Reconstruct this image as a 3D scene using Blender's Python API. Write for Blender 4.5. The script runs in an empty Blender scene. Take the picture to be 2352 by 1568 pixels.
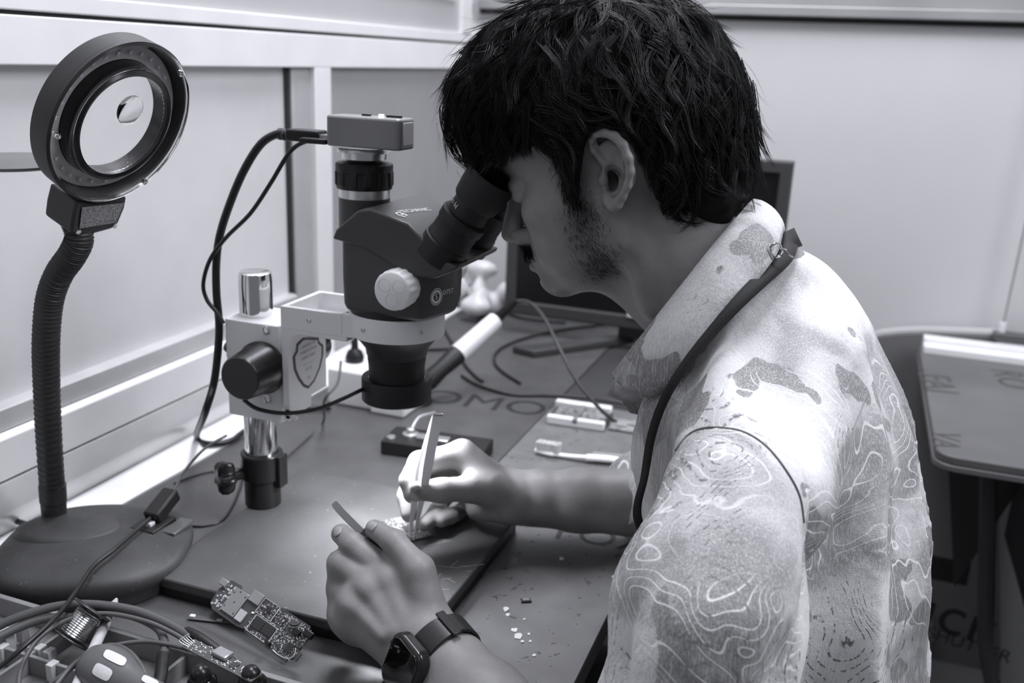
import bpy, bmesh, math, random
import numpy as np
from mathutils import Vector, Matrix
C = bpy.context.scene.collection
SC = bpy.context.scene
# ---------------------------------------------------------------- camera
F = 2200.0
PIT, YAW, ROLL = math.atan(648/2184), math.radians(19.3), math.atan(.042)
EYE = Vector((0, 0, .75+.46))
fw = Vector((-math.sin(YAW)*math.cos(PIT), math.cos(YAW)*math.cos(PIT), -math.sin(PIT)))
r0 = Vector((math.cos(YAW), math.sin(YAW), 0)); u0 = r0.cross(fw)
RT = math.cos(ROLL)*r0 + math.sin(ROLL)*u0
UP = -math.sin(ROLL)*r0 + math.cos(ROLL)*u0
cd = bpy.data.cameras.new('camera'); cam = bpy.data.objects.new('camera', cd); C.objects.link(cam)
cd.sensor_width = 36; cd.lens = F/2352*36; cd.clip_start = .02
cam.matrix_world = Matrix(((RT.x, UP.x, -fw.x, EYE.x), (RT.y, UP.y, -fw.y, EYE.y), (RT.z, UP.z, -fw.z, EYE.z), (0, 0, 0, 1)))
cd.dof.use_dof = True; cd.dof.focus_distance = .70; cd.dof.aperture_fstop = 6.3
SC.camera = cam
# ---------------------------------------------------------------- world, lights, exposure
SC.view_settings.view_transform = 'Standard'; SC.view_settings.look = 'None'
SC.view_settings.gamma = 1; SC.view_settings.use_curve_mapping = False
SC.view_settings.exposure = 0.0
w = bpy.data.worlds.new('world'); SC.world = w; w.use_nodes = True
w.node_tree.nodes['Background'].inputs[0].default_value = (.93, .95, 1.06, 1)
w.node_tree.nodes['Background'].inputs[1].default_value = .17
def area(name, loc, target, sx, sy, power, col=(.96, .97, 1.06)):
    l = bpy.data.lights.new(name, 'AREA'); l.shape = 'RECTANGLE'; l.size = sx; l.size_y = sy; l.energy = power; l.color = col
    o = bpy.data.objects.new(name, l); C.objects.link(o); o.location = loc
    o.rotation_euler = (Vector(target)-Vector(loc)).to_track_quat('-Z', 'Y').to_euler(); return o
area('ceiling_tube_light', (-.38, 1.15, 2.5), (-.30, 1.0, .8), .35, 1.3, 35)
area('ceiling_tube_light_right', (1.3, .75, 2.45), (.1, .75, .9), .5, 1.2, 34)
area('front_fill_light', (-.25, -.9, 2.2), (-.6, .8, .9), 1.0, .8, 3)  # weak front fill added behind the camera, no window there
# ---------------------------------------------------------------- pixel helpers (photo frame 2352x1568)
def ray(px, py): return fw + RT*((px-1176)/F) - UP*((py-784)/F)
def P(px, py, d): return EYE + ray(px, py)*d
def D(px, py, z=.75): r = ray(px, py); return EYE + r*((z-EYE.z)/r.z)
def SY(px, py, y): r = ray(px, py); return EYE + r*(y/r.y)
def SX(px, py, x): r = ray(px, py); return EYE + r*(x/r.x)
# ---------------------------------------------------------------- materials
MATS = {}
def lin(v): v = v/255; return v/12.92 if v <= .04045 else ((v+.055)/1.055)**2.4
def mat(name, v, rough=.5, metal=0, noise=None, bump=None, emit=0, trans=0, ior=1.45, spec=.5, coat=0, alpha=1, sss=0, speck=None):
    if name in MATS: return MATS[name]
    m = bpy.data.materials.new(name); m.use_nodes = True; nt = m.node_tree; b = nt.nodes['Principled BSDF']
    c = lin(v); b.inputs['Base Color'].default_value = (c, c, c, 1)
    b.inputs['Roughness'].default_value = rough; b.inputs['Metallic'].default_value = metal
    b.inputs['IOR'].default_value = ior; b.inputs['Specular IOR Level'].default_value = spec
    b.inputs['Transmission Weight'].default_value = trans; b.inputs['Coat Weight'].default_value = coat; b.inputs['Alpha'].default_value = alpha
    if sss: b.inputs['Subsurface Weight'].default_value = sss; b.inputs['Subsurface Scale'].default_value = .004
    if emit: b.inputs['Emission Color'].default_value = (.96, .97, 1.05, 1); b.inputs['Emission Strength'].default_value = emit
    tc = nt.nodes.new('ShaderNodeTexCoord')
    def nz(scale, det=5):
        n = nt.nodes.new('ShaderNodeTexNoise'); n.inputs['Scale'].default_value = scale; n.inputs['Detail'].default_value = det
        nt.links.new(tc.outputs['Object'], n.inputs['Vector']); return n
    if noise:
        n = nz(noise[0]); r = nt.nodes.new('ShaderNodeValToRGB')
        a, z = lin(max(0, v-noise[1])), lin(min(255, v+noise[1]))
        r.color_ramp.elements[0].position = .3; r.color_ramp.elements[1].position = .72
        r.color_ramp.elements[0].color = (a, a, a, 1); r.color_ramp.elements[1].color = (z, z, z, 1)
        nt.links.new(n.outputs[0], r.inputs[0]); src = r.outputs[0]
        if speck:
            n2 = nz(speck[0], 2); r2 = nt.nodes.new('ShaderNodeValToRGB'); s = lin(speck[2])
            r2.color_ramp.elements[0].position = speck[1]; r2.color_ramp.elements[0].color = (0, 0, 0, 1)
            r2.color_ramp.elements[1].position = speck[1]+.02
            mx = nt.nodes.new('ShaderNodeMix'); mx.data_type = 'RGBA'; mx.inputs[7].default_value = (s, s, s, 1)
            nt.links.new(n2.outputs[0], r2.inputs[0]); nt.links.new(r2.outputs[0], mx.inputs[0]); nt.links.new(src, mx.inputs[6]); src = mx.outputs[2]
        nt.links.new(src, b.inputs['Base Color'])
    if bump:
        n = nz(bump[0], 6); bp = nt.nodes.new('ShaderNodeBump'); bp.inputs['Strength'].default_value = bump[1]; bp.inputs['Distance'].default_value = .001
        nt.links.new(n.outputs[0], bp.inputs['Height']); nt.links.new(bp.outputs[0], b.inputs['Normal'])
    MATS[name] = m; return m
# ---------------------------------------------------------------- mesh helpers
class MB:
    def __init__(s): s.v = []; s.f = []; s.m = []; s.mi = 0
    def add(s, vs, fs, T=None):
        n = len(s.v)
        s.v += [tuple(T @ Vector(p)) if T is not None else tuple(p) for p in vs]
        s.f += [tuple(i+n for i in f) for f in fs]; s.m += [s.mi]*len(fs); return s
    def box(s, c, d, T=None):
        x, y, z = d[0]/2, d[1]/2, d[2]/2; c = Vector(c)
        vs = [c+Vector((a*x, b*y, e*z)) for a in (-1, 1) for b in (-1, 1) for e in (-1, 1)]
        return s.add(vs, [(0, 1, 3, 2), (4, 6, 7, 5), (0, 4, 5, 1), (2, 3, 7, 6), (0, 2, 6, 4), (1, 5, 7, 3)], T)
    def bb(s, lo, hi, T=None): return s.box([(a+b)/2 for a, b in zip(lo, hi)], [b-a for a, b in zip(lo, hi)], T)
    def prism(s, poly, vec, T=None):
        n = len(poly); vec = Vector(vec); a = [Vector(p) for p in poly]
        vs = a+[p+vec for p in a]
        fs = [tuple(range(n))[::-1], tuple(range(n, 2*n))]+[(i, (i+1) % n, n+(i+1) % n, n+i) for i in range(n)]
        return s.add(vs, fs, T)
    def ring(s, loops, cap=True, closed=False):
        n = len(loops[0]); vs = [p for l in loops for p in l]; fs = []; k = len(loops)
        for j in range(k if closed else k-1):
            for i in range(n):
                fs.append((j*n+i, j*n+(i+1) % n, ((j+1) % k)*n+(i+1) % n, ((j+1) % k)*n+i))
        if cap and not closed: fs += [tuple(range(n))[::-1], tuple(range((k-1)*n, k*n))]
        return s.add(vs, fs)
    def lathe(s, prof, o, ax=(0, 0, 1), seg=48, cap=True, knurl=None):
        o = Vector(o); ax = Vector(ax).normalized(); t = Vector((1, 0, 0)) if abs(ax.x) < .8 else Vector((0, 1, 0))
        u = ax.cross(t).normalized(); w_ = ax.cross(u); loops = []
        for j, (r, h) in enumerate(prof):
            L = []
            for i in range(seg):
                a = 2*math.pi*i/seg; rr = r
                if knurl and knurl[0] <= j <= knurl[1]: rr = r*(1-knurl[2]*(i % 2 if len(knurl) < 4 else (i//knurl[3]) % 2))
                L.append(o+ax*h+(u*math.cos(a)+w_*math.sin(a))*rr)
            loops.append(L)
        return s.ring(loops, cap)
    def cyl(s, a, b, r, r2=None, seg=32):
        a, b = Vector(a), Vector(b); return s.lathe([(r, 0), (r if r2 is None else r2, (b-a).length)], a, b-a, seg)
    def tube(s, pts, r, seg=10, smooth=True, cap=True, flat=None):
        P_ = [Vector(p) for p in pts]
        if smooth: P_ = catmull(P_, 8)
        n = len(P_); R_ = r if callable(r) else (lambda t: r)
        up = Vector((0, 0, 1)); loops = []
        tan = [(P_[min(i+1, n-1)]-P_[max(i-1, 0)]).normalized() for i in range(n)]
        u = tan[0].cross(up if abs(tan[0].z) < .9 else Vector((1, 0, 0))).normalized()
        for i in range(n):
            u = (u-tan[i]*u.dot(tan[i])).normalized(); w_ = tan[i].cross(u); rr = R_(i/(n-1))
            loops.append([P_[i]+(u*math.cos(2*math.pi*k/seg)+w_*math.sin(2*math.pi*k/seg)*(flat or 1))*rr for k in range(seg)])
        return s.ring(loops, cap)
    def rbox(s, c, d, r, T=None, seg=6):   # rounded rectangle in xy, extruded in z
        pts = rrect(d[0], d[1], r, seg); c = Vector(c)
        return s.prism([c+Vector((x, y, -d[2]/2)) for x, y in pts], (0, 0, d[2]), T)
def rrect(w_, h, r, seg=6):
    out = []
    for cx, cy, a0 in ((w_/2-r, h/2-r, 0), (-w_/2+r, h/2-r, 90), (-w_/2+r, -h/2+r, 180), (w_/2-r, -h/2+r, 270)):
        for k in range(seg+1):
            a = math.radians(a0+90*k/seg); out.append((cx+r*math.cos(a), cy+r*math.sin(a)))
    return out
def catmull(P_, k=8, closed=False):
    P_ = [Vector(p) for p in P_]; n = len(P_); out = []
    if n < 3: return P_
    for i in range(n if closed else n-1):
        if closed: a, b, c, d = P_[(i-1) % n], P_[i], P_[(i+1) % n], P_[(i+2) % n]
        else: a, b, c, d = P_[max(i-1, 0)], P_[i], P_[i+1], P_[min(i+2, n-1)]
        for j in range(k):
            t = j/k; out.append(.5*((2*b)+(c-a)*t+(2*a-5*b+4*c-d)*t*t+(3*b-3*c+d-a)*t**3))
    if not closed: out.append(P_[-1])
    return out
def frame(o, x, y, z=None):
    x = Vector(x).normalized(); y = Vector(y); z = x.cross(y).normalized() if z is None else Vector(z); y = z.cross(x).normalized()
    return Matrix(((x.x, y.x, z.x, o[0]), (x.y, y.y, z.y, o[1]), (x.z, y.z, z.z, o[2]), (0, 0, 0, 1)))
def root_of(o):
    while o.parent: o = o.parent
    return o
def link(name, me, parent=None, origin=None):
    o = bpy.data.objects.new(name, me); C.objects.link(o)
    if parent is not None:
        o.parent = parent; og = Vector(root_of(parent)['_o'])
    else:
        if origin is None:
            co = np.empty(len(me.vertices)*3, 'f'); me.vertices.foreach_get('co', co); co = co.reshape(-1, 3)
            lo, hi = co.min(0), co.max(0); origin = ((lo[0]+hi[0])/2, (lo[1]+hi[1])/2, lo[2])
        og = Vector([float(a) for a in origin]); o.location = og; o['_o'] = tuple(og)
    me.transform(Matrix.Translation(-og)); return o
def obj(name, mb, m, parent=None, bevel=0, ang=35, origin=None, bseg=2, sub=0):
    me = bpy.data.meshes.new(name); me.from_pydata(mb.v, [], mb.f); me.validate()
    for mm in (m if isinstance(m, (list, tuple)) else [m]): me.materials.append(mm)
    if isinstance(m, (list, tuple)) and len(me.polygons) == len(mb.m): me.polygons.foreach_set('material_index', mb.m)
    b = bmesh.new(); b.from_mesh(me); bmesh.ops.recalc_face_normals(b, faces=b.faces); b.to_mesh(me); b.free()
    me.polygons.foreach_set('use_smooth', [True]*len(me.polygons)); me.set_sharp_from_angle(angle=math.radians(ang))
    o = link(name, me, parent, origin)
    if bevel:
        md = o.modifiers.new('bevel', 'BEVEL'); md.width = bevel; md.segments = bseg; md.limit_method = 'ANGLE'; md.angle_limit = math.radians(30); md.harden_normals = False
    if sub: md = o.modifiers.new('sub', 'SUBSURF'); md.levels = md.render_levels = sub
    return o
def thing(name, label, cat, loc, group=None):
    o = bpy.data.objects.new(name, None); C.objects.link(o); o.location = loc; o['_o'] = tuple(loc); o.empty_display_size = .02
    return tag(o, label, cat, group)
def tag(o, label, cat, group=None):
    o['label'] = label; o['category'] = cat
    if group: o['group'] = group
    return o
def struct(name, mb, m, **k): o = obj(name, mb, m, **k); o['kind'] = 'structure'; return o
def text(s, m, o, x, y, size, parent, name='lettering', ext=.0001, align='CENTER'):
    cu = bpy.data.curves.new('t', 'FONT'); cu.body = s; cu.size = size; cu.extrude = ext; cu.align_x = align; cu.align_y = 'CENTER'
    to = bpy.data.objects.new('t', cu); C.objects.link(to)
    me = bpy.data.meshes.new_from_object(to.evaluated_get(bpy.context.evaluated_depsgraph_get())); bpy.data.objects.remove(to)
    me.transform(frame(o, x, y)); me.materials.clear(); me.materials.append(m)
    return link(name, me, parent)
# ================================================================ setting
WX, WY = -.737, 1.84
M_wall = mat('painted_panel', 205, .55, noise=(9, 5), bump=(60, .15))
M_rail = mat('aluminium_rail', 222, .38, noise=(14, 4), spec=.6)
M_rail2 = mat('brushed_sill', 200, .35, metal=.35, noise=(20, 8))
M_groove = mat('dark_gasket', 40, .7)
M_backwall = mat('back_wall_paint', 198, .6, noise=(3, 4), bump=(40, .12))
M_floor = mat('floor_concrete', 92, .6, noise=(5, 12), bump=(30, .3))
fl = MB().bb((-1.5, -1.2, -.02), (2.6, WY+.3, 0)); struct('floor', fl, M_floor)
# left wall: lower sheet, recessed panels, rails
zr0, zr1 = 1.205-.04+.003, 1.0
def zl(px, py): return SX(px, py, WX).z
z_rail = zl(600, 154); z_groove = zl(600, 66)
z1, z2, z3 = zl(300, 820), zl(300, 867), zl(300, 955)
b = MB().bb((WX-.04, -.6, .0), (WX-.012, WY+.02, 2.6)); struct('wall_left', b, M_wall)
b = MB().bb((WX-.02, -.6, z_rail), (WX+.004, WY, z_groove-.003)); b.bb((WX-.02, -.6, z_groove+.001), (WX+.004, WY, z_groove+.018))
struct('trim_1', b, M_rail, bevel=.0015)
b = MB().bb((WX-.02, -.6, z_groove-.004), (WX-.001, WY, z_groove+.002)); struct('trim_2', b, M_groove)
# window above the rail: translucent grey pane with a light frame
M_pane = mat('frosted_pane', 176, .35, noise=(2, 6))
b = MB().bb((WX-.02, -.6, z_groove+.018), (WX-.004, WY-.1, 2.2)); win = struct('window_1', b, M_pane)
b = MB().bb((WX-.014, WY-.1, z_groove+.018), (WX+.006, WY-.06, 2.2)); o = obj('window_frame', b, M_rail, win, bevel=.001)
yq = SX(1050, 4, WX).y; zq = SX(1050, 4, WX).z
b = MB().bb((WX-.006, -.2, zq), (WX-.002, yq, 2.0)); b.bb((WX-.006, -.2, zq+.002), (WX, yq-.004, 2.0)); obj('white_poster', b, M_rail, win)
# posts
yp = [SX(x, 400, WX).y for x in (673, 682, 722, 758)]
b = MB().bb((WX-.02, yp[2], .75), (WX+.004, yp[3], z_rail)); struct('trim_3', b, M_rail, bevel=.001)
M_rev = mat('grey_reveal', 178, .45, metal=.2, noise=(12, 6))
b = MB().bb((WX-.02, yp[1], .75), (WX-.004, yp[2], z_rail)); struct('trim_4', b, M_rev, bevel=.002)
b = MB().bb((WX-.02, yp[0], .75), (WX-.0085, yp[1], z_rail)); struct('trim_5', b, M_groove)
M_gpan = mat('grey_panel', 150, .5, noise=(4, 5))
ye = SX(1074, 400, WX).y
b = MB().bb((WX-.02, yp[3], .75), (WX-.006, ye, z_rail)); struct('trim_6', b, M_gpan)
b = MB().bb((WX-.02, ye+.012, .75), (WX+.003, WY-.01, z_rail)); struct('trim_7', b, M_rail, bevel=.001)
b = MB().bb((WX-.02, ye, .75), (WX-.008, ye+.012, z_rail)); struct('trim_8', b, M_groove)
# stepped sill at the foot of the left wall
b = MB(); b.prism([(WX-.015, -.6, z2), (WX+.003, -.6, z2), (WX+.003, -.6, z1-.002), (WX-.004, -.6, z1), (WX-.015, -.6, z1)], (0, yp[0]+.6, 0))
struct('trim_9', b, M_rail2, bevel=.001)
b = MB().prism([(WX-.015, -.6, z3), (WX+.012, -.6, z3), (WX+.012, -.6, z2-.004), (WX+.006, -.6, z2-.001), (WX-.015, -.6, z2-.001)], (0, yp[0]+.6, 0))
struct('trim_10', b, M_rail, bevel=.001)
n = 12; pr_ = [(WX-.015, -.6, z3-.002), (WX+.014, -.6, z3-.002)]
for k in range(n+1):
    t = k/n; pr_.append((WX+.014+.008*math.sin(t*math.pi*.6)-.02*max(0, t-.55), -.6, z3-.002-(z3-.002-.752)*t))
pr_.append((WX-.015, -.6, .752))
b = MB().prism(pr_, (0, yp[0]+.6, 0)); struct('trim_11', b, M_rail2)
# back wall
b = MB().bb((WX-.04, WY, 0), (2.6, WY+.03, 2.6)); struct('wall_back', b, M_backwall)
zt0, zt1 = SY(1700, 36, WY).z, SY(1700, 12, WY).z
M_br = mat('back_rail', 158, .4, metal=.3, noise=(6, 8))
b = MB().bb((WX, WY-.012, zt1), (2.6, WY, zt1+.2)); b.bb((WX, WY-.022, zt0), (2.6, WY, zt1)); struct('trim_12', b, M_br, bevel=.002)
b = MB().bb((WX, WY-.006, zt0-.008), (2.6, WY, zt0)); struct('trim_13', b, M_groove)
# room behind the camera, so that reflections see walls
b = MB().bb((2.57, -1.2, 0), (2.6, WY, 2.6)); struct('wall_right', b, M_backwall)
# flat grey board with a rounded top corner in front of the back wall
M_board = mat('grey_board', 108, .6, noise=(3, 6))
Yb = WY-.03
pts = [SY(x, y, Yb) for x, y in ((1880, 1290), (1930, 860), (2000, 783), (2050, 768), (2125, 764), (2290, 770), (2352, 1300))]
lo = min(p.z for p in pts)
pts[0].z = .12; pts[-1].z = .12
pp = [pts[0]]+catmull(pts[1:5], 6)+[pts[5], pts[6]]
b = MB().prism(pp, (0, .018, 0)); o = obj('flat_board', b, M_board, bevel=.002)
tag(o, 'flat grey board with rounded top corner in front of the back wall', 'board')
b = MB().tube([p+Vector((0, .009, .002)) for p in pp[1:-1]], .008, 8, smooth=False); obj('edge_strip', b, mat('pale_edging', 170, .5), o)
# ---------------------------------------------------------------- desk
M_wood = mat('desk_laminate', 60, .5, noise=(8, 8))
M_matd = mat('dark_bench_mat', 78, .42, noise=(26, 6), bump=(220, .12), speck=(330, .73, 125))
M_matl = mat('grey_bench_mat', 108, .40, noise=(30, 8), bump=(160, .15), speck=(120, .665, 70))
M_ink = mat('black_print', 38, .5)
DX0, DX1, DY0, DY1 = WX-.005, -.155, .25, 1.75
desk = thing('workbench', 'long dark workbench against the left wall, in front of the seated person', 'desk', ((DX0+DX1)/2, 1, 0))
b = MB().bb((DX0, DY0, .722), (DX1, DY1, .7465)); obj('desktop', b, M_wood, desk, bevel=.002)
M_leg = mat('black_steel', 24, .45)
for x, y in ((DX0+.05, DY0+.05), (DX1-.07, DY0+.05), (DX0+.05, DY1-.08), (DX1-.07, DY1-.08)):
    b = MB().bb((x, y, 0), (x+.035, y+.035, .722)); obj('leg', b, M_leg, desk)
XB = -.3555
XF, YF_ = -.288, .62
b = MB().prism([(-.668, DY0, .7465), (XF-.0008, DY0, .7465), (XF-.0008, YF_-.0008, .7465), (XB-.0008, YF_-.0008, .7465), (XB-.0008, 1.62, .7465), (-.668, 1.62, .7465)], (0, 0, .0035))
o = obj('bench_mat', b, M_matd, bevel=.0008); tag(o, 'dark rubber bench mat under the microscope and monitor side of the bench', 'mat')
T = D(1110, 925); text('OMO', M_ink, (T.x, T.y, .7501), (1, .1, 0), (-.1, 1, 0), .075, o, 'printed_letters')
b = MB().prism([(XF+.0008, DY0, .7465), (DX1+.001, DY0, .7465), (DX1+.001, 1.22, .7465), (XB+.0008, 1.22, .7465), (XB+.0008, YF_+.0008, .7465), (XF+.0008, YF_+.0008, .7465)], (0, 0, .0035)); b.bb((XB+.012, .86, .7500), (XB+.0135, 1.2, .75012))
b.bb((XB+.0135, 1.03, .7500), (DX1-.05, 1.0315, .75012))
o = obj('bench_mat', b, M_matl, bevel=.0008); tag(o, 'lighter grey stained bench mat along the front edge, under the toothbrush', 'mat')
T = D(1385, 1236); text('FOX', M_ink, (T.x, T.y, .7501), (1, .1, 0), (-.1, 1, 0), .05, o, 'printed_letters')
# white strip between mat and wall
b = MB().bb((DX0, DY0, .7465), (-.670, 1.62, .7512)); o = obj('white_edge_strip', b, mat('white_laminate', 235, .35), bevel=.0006)
tag(o, 'glossy white laminate strip lying on the bench along the left wall', 'strip')
# small flakes and solder drops on the light mat
M_flake = mat('solder_flake', 215, .35)
rnd = random.Random(3)
fl_px = [(1162, 1399, 2.6), (1166, 1412, 1.6), (1181, 1447, 2.3), (1190, 1461, 2.8), (1200, 1473, 1.3), (1215, 1456, 1), (1218, 1473, 1), (1290, 1283, 2), (1408, 1324, 1.5), (1226, 1505, 1.4), (1205, 1422, 1)]
gr = 'solder flakes on the grey mat'
for k, (x, y, r) in enumerate(fl_px):
    c = D(x, y, .7501); m = MB(); q = []
    for i in range(9):
        a = i*2*math.pi/9; rr = r*.0011*(.7+.6*rnd.random()); q.append(c+Vector((rr*math.cos(a), rr*math.sin(a)*1.3, 0)))
    m.prism(q, (0, 0, .0005)); tag(obj('solder_flake', m, M_flake), 'tiny pale solder flake stuck to the grey mat near the person', 'flake', gr)
m = MB(); c = D(1208, 1380, .7502); T = frame(c, (1, .6, 0), (-.6, 1, 0)); m.box((0, 0, .0008), (.009, .0055, .0014), T); cp = obj('circuit_chip', m, mat('chip_black', 45, .35), bevel=.0002)
m = MB(); m.box((0, 0, .0017), (.006, .0035, .0005), T); m.box((0, 0, .0005), (.0096, .003, .0005), T); obj('metal_lid', m, mat('tin', 170, .3, metal=.8), cp); tag(cp, 'tiny silver topped chip lying alone on the grey mat', 'chip')
# ---------------------------------------------------------------- monitor
MY = 1.52
mo = thing('monitor', 'dark flat monitor on a stand behind the seated person, near the back wall', 'monitor', (SY(1480, 800, MY).x, MY, .75))
x0 = SY(1163, 700, MY).x; x1 = SY(1797, 600, MY).x; zb = SY(1320, 735, MY).z; zt = SY(1760, 366, MY).z
M_bez = mat('monitor_bezel', 62, .4); M_scr = mat('monitor_screen', 22, .25, spec=.3)
b = MB(); bw = .02
for lo_, hi_ in (((x0, MY-.012, zb), (x1, MY+.012, zb+.024)), ((x0, MY-.012, zt-bw), (x1, MY+.012, zt)), ((x0, MY-.012, zb), (x0+bw, MY+.012, zt)), ((x1-bw, MY-.012, zb), (x1, MY+.012, zt))): b.bb(lo_, hi_)
b = MB().ring([[(x, y, z) for x, z in ((x0+a, zb+a*1.2), (x1-a, zb+a*1.2), (x1-a, zt-a), (x0+a, zt-a))] for a, y in ((0, MY+.012), (0, MY-.010), (.002, MY-.012), (bw-.002, MY-.012), (bw, MY-.004), (bw, MY+.012))], closed=True)
b.bb((x0+.004, MY, zb+.004), (x1-.004, MY+.03, zt-.004)); obj('bezel', b, M_bez, mo, bevel=.003)
b = MB().bb((x0+bw-.002, MY-.006, zb+.022), (x1-bw+.002, MY+.001, zt-bw+.002)); obj('screen', b, M_scr, mo)
xc = (x0+x1)/2
b = MB().bb((xc-.03, MY+.02, .76), (xc+.03, MY+.04, zb+.1)); obj('stand', b, M_bez, mo, bevel=.003)
b = MB()
for sgn in (-1, 1): b.prism([(xc, MY+.03, .7505), (xc+sgn*.03, MY+.03, .7505), (xc+sgn*.17, MY-.12, .7505), (xc+sgn*.13, MY-.13, .7505)], (0, 0, .012))
obj('foot', b, M_bez, mo, bevel=.002)
p0 = SY(1460, 724, MY-.013); b = MB().bb((p0.x-.014, MY-.015, p0.z-.004), (p0.x+.014, MY-.0125, p0.z+.004)); obj('label_sticker', b, mat('paper', 200, .5), mo)
# ---------------------------------------------------------------- table at the right
TX0, TY0, TY1 = .14, 1.245, 1.79
tb = thing('side_table', 'grey topped side table with black angled legs at the right edge', 'table', (.45, 1.5, 0))
M_ttop = mat('table_mat_top', 92, .5, noise=(6, 8)); TZ = .75
q = rrect(1.0, TY1-TY0, .025); b = MB().prism([(TX0+.5+x, (TY0+TY1)/2+y, TZ-.012) for x, y in q], (0, 0, .012)); obj('tabletop', b, M_ttop, tb, bevel=.002)
b = MB().prism([(TX0+.5+x*1.0, (TY0+TY1)/2+y, TZ-.02) for x, y in rrect(1.004, TY1-TY0+.004, .026)], (0, 0, .008)); obj('edge_band', b, mat('table_edge', 95, .4), tb, bevel=.001)
T = SY(0, 0, 1)
for s_, x, y, an, sz in (('FAI', 2150, 880, 1, .07), ('RO', 2320, 870, 1, .07), ('VA', 2170, 1010, -1, .05)):
    p = D(x, y, TZ); text(s_, mat('faded_print', 62, .5), (p.x, p.y, TZ+.0003), (.1*an, -1, 0), (1, .1*an, 0), sz, tb, 'printed_letters')
b = MB().bb((TX0+.18, TY0+.05, TZ-.3), (TX0+.95, TY1-.08, TZ-.02)); obj('drawer_box', b, M_leg, tb)
for (xa, ya), (xb, yb) in (((TX0+.235, TY0+.03), (TX0+.10, TY0-.06)), ((TX0+.8, TY0+.03), (TX0+.93, TY0-.06)), ((TX0+.8, TY1-.05), (TX0+.9, TY1-.05))):
    b = MB().tube([(xa, ya, TZ-.02), (xb, yb, .0)], .024, 4, smooth=False); obj('leg', b, M_leg, tb)
b = MB().tube([(TX0+.075, TY0+.12, TZ-.02), (TX0+.115, TY0+.1, .45), (TX0+.19, TY0+.04, .2)], .011, 8, smooth=False); obj('brace', b, mat('grey_brace', 60, .4), tb)
b = MB().prism([(TX0+.03, TY0+.28, TZ-.02), (TX0+.14, TY0+.12, TZ-.02), (TX0+.07, TY0+.14, .5)], (0, .015, 0)); obj('gusset', b, M_leg, tb)
# white track lying at the back of the table, thin rod rising from it
o = thing('cable_duct', 'white aluminium duct lying along the back edge of the right side table', 'duct', (.5, TY1-.03, TZ))
p = D(2130, 775, TZ); q2 = D(2130, 800, TZ)
b = MB().prism([(TX0+.005, TY1-.06, TZ), (TX0+.005, TY1-.06, TZ+.012), (TX0+.005, TY1-.035, TZ+.012), (TX0+.005, TY1-.035, TZ+.02), (TX0+.005, TY1-.005, TZ+.02), (TX0+.005, TY1-.005, TZ)], (.95, 0, 0)); obj('channel', b, M_rail, o, bevel=.001)
rp = SY(2303, 762, TY1-.0)
b = MB().bb((rp.x-.012, TY1-.0, TZ+.021), (rp.x+.18, TY1+.03, TZ+.035)); sk = obj('socket_plate', b, mat('dark_metal', 90, .4, metal=.4), bevel=.001); tag(sk, 'small dark metal plate behind the white duct, on the right table', 'plate')
c0 = SY(2303, 750, TY1+.02); c1 = SY(2345, 560, TY1+.02); c1 = c0+(c1-c0)*6
b = MB().tube([c0+Vector((0, 0, -.01)), c1], .0022, 6, smooth=False); o = obj('hanging_wire', b, mat('pale_wire', 150, .5)); tag(o, 'thin pale wire slanting up the back wall at far right', 'wire')
b = MB().cyl(c0+Vector((0, 0, -.014)), c0+Vector((0, 0, .008)), .006, seg=12); obj('wire_ferrule', b, M_rail, o)
# carton and boards on the floor below the table
M_card = mat('dark_carton', 58, .7, noise=(10, 5))
bx = thing('carton', 'dark printed carton on the floor under the right side table', 'box', (.12, 1.62, 0))
b = MB().bb((-.12, 1.50, .0), (.215, 1.79, .34)); obj('box_body', b, M_card, bx, bevel=.003)
for s_, x, y, sz in (('ucr', 2180, 1415, .10), ('RASHUTTER', 2195, 1472, .03)):
    p = SY(x, y, 1.4985); text(s_, mat('carton_ink', 24, .6), (p.x, 1.4985, p.z), (1, 0, -.12), (.12, 0, 1), sz, bx, 'printed_letters')
p = SY(2130, 1300, 1.4985)
b = MB().bb((p.x-.06, 1.497, p.z-.02), (p.x+.06, 1.4995, p.z+.02)); obj('printed_panel', b, mat('carton_ink', 24, .6), bx)
# ================================================================ microscope
M_blk = mat('black_enamel', 26, .28, bump=(300, .05)); M_blk2 = mat('matt_black', 20, .5); M_cast = mat('white_casting', 226, .42, bump=(200, .06))
M_chrome = mat('chrome', 225, .08, metal=1); M_alu = mat('satin_aluminium', 215, .28, metal=.9)
M_hood = mat('dark_grey_housing', 62, .42, bump=(400, .1)); M_cam = mat('grey_camera_shell', 128, .35, metal=.3)
M_ivory = mat('white_knob', 232, .35); M_white = mat('white_print', 215, .5); M_rub = mat('rubber', 26, .65)
YS = .75; XCOL = SY(603, 1100, YS).x
sm = thing('microscope', 'black and white trinocular stereo microscope on a chrome post, on a wide dark base plate', 'microscope', (XCOL, YS, .7502))
PZ = .768
pl = [D(355, 1325, PZ), D(780, 1440, PZ)]
PX0, PX1, PY0, PY1 = -.531, -.276, .592, .838
b = MB().rbox(((PX0+PX1)/2, (PY0+PY1)/2, (.7503+.7585)/2), (PX1-PX0-.002, PY1-PY0-.002, .0082), .013)
obj('base_underside', b, M_blk2, sm, bevel=.0008)
b = MB().rbox(((PX0+PX1)/2, (PY0+PY1)/2, (.7585+PZ)/2), (PX1-PX0, PY1-PY0, PZ-.7585), .014)
M_plate = mat('base_plate_rubber', 68, .5, noise=(18, 10), bump=(150, .15), speck=(300, .73, 130))
obj('base_plate', b, M_plate, sm, bevel=.0015)
b = MB(); rnd = random.Random(8)
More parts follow.
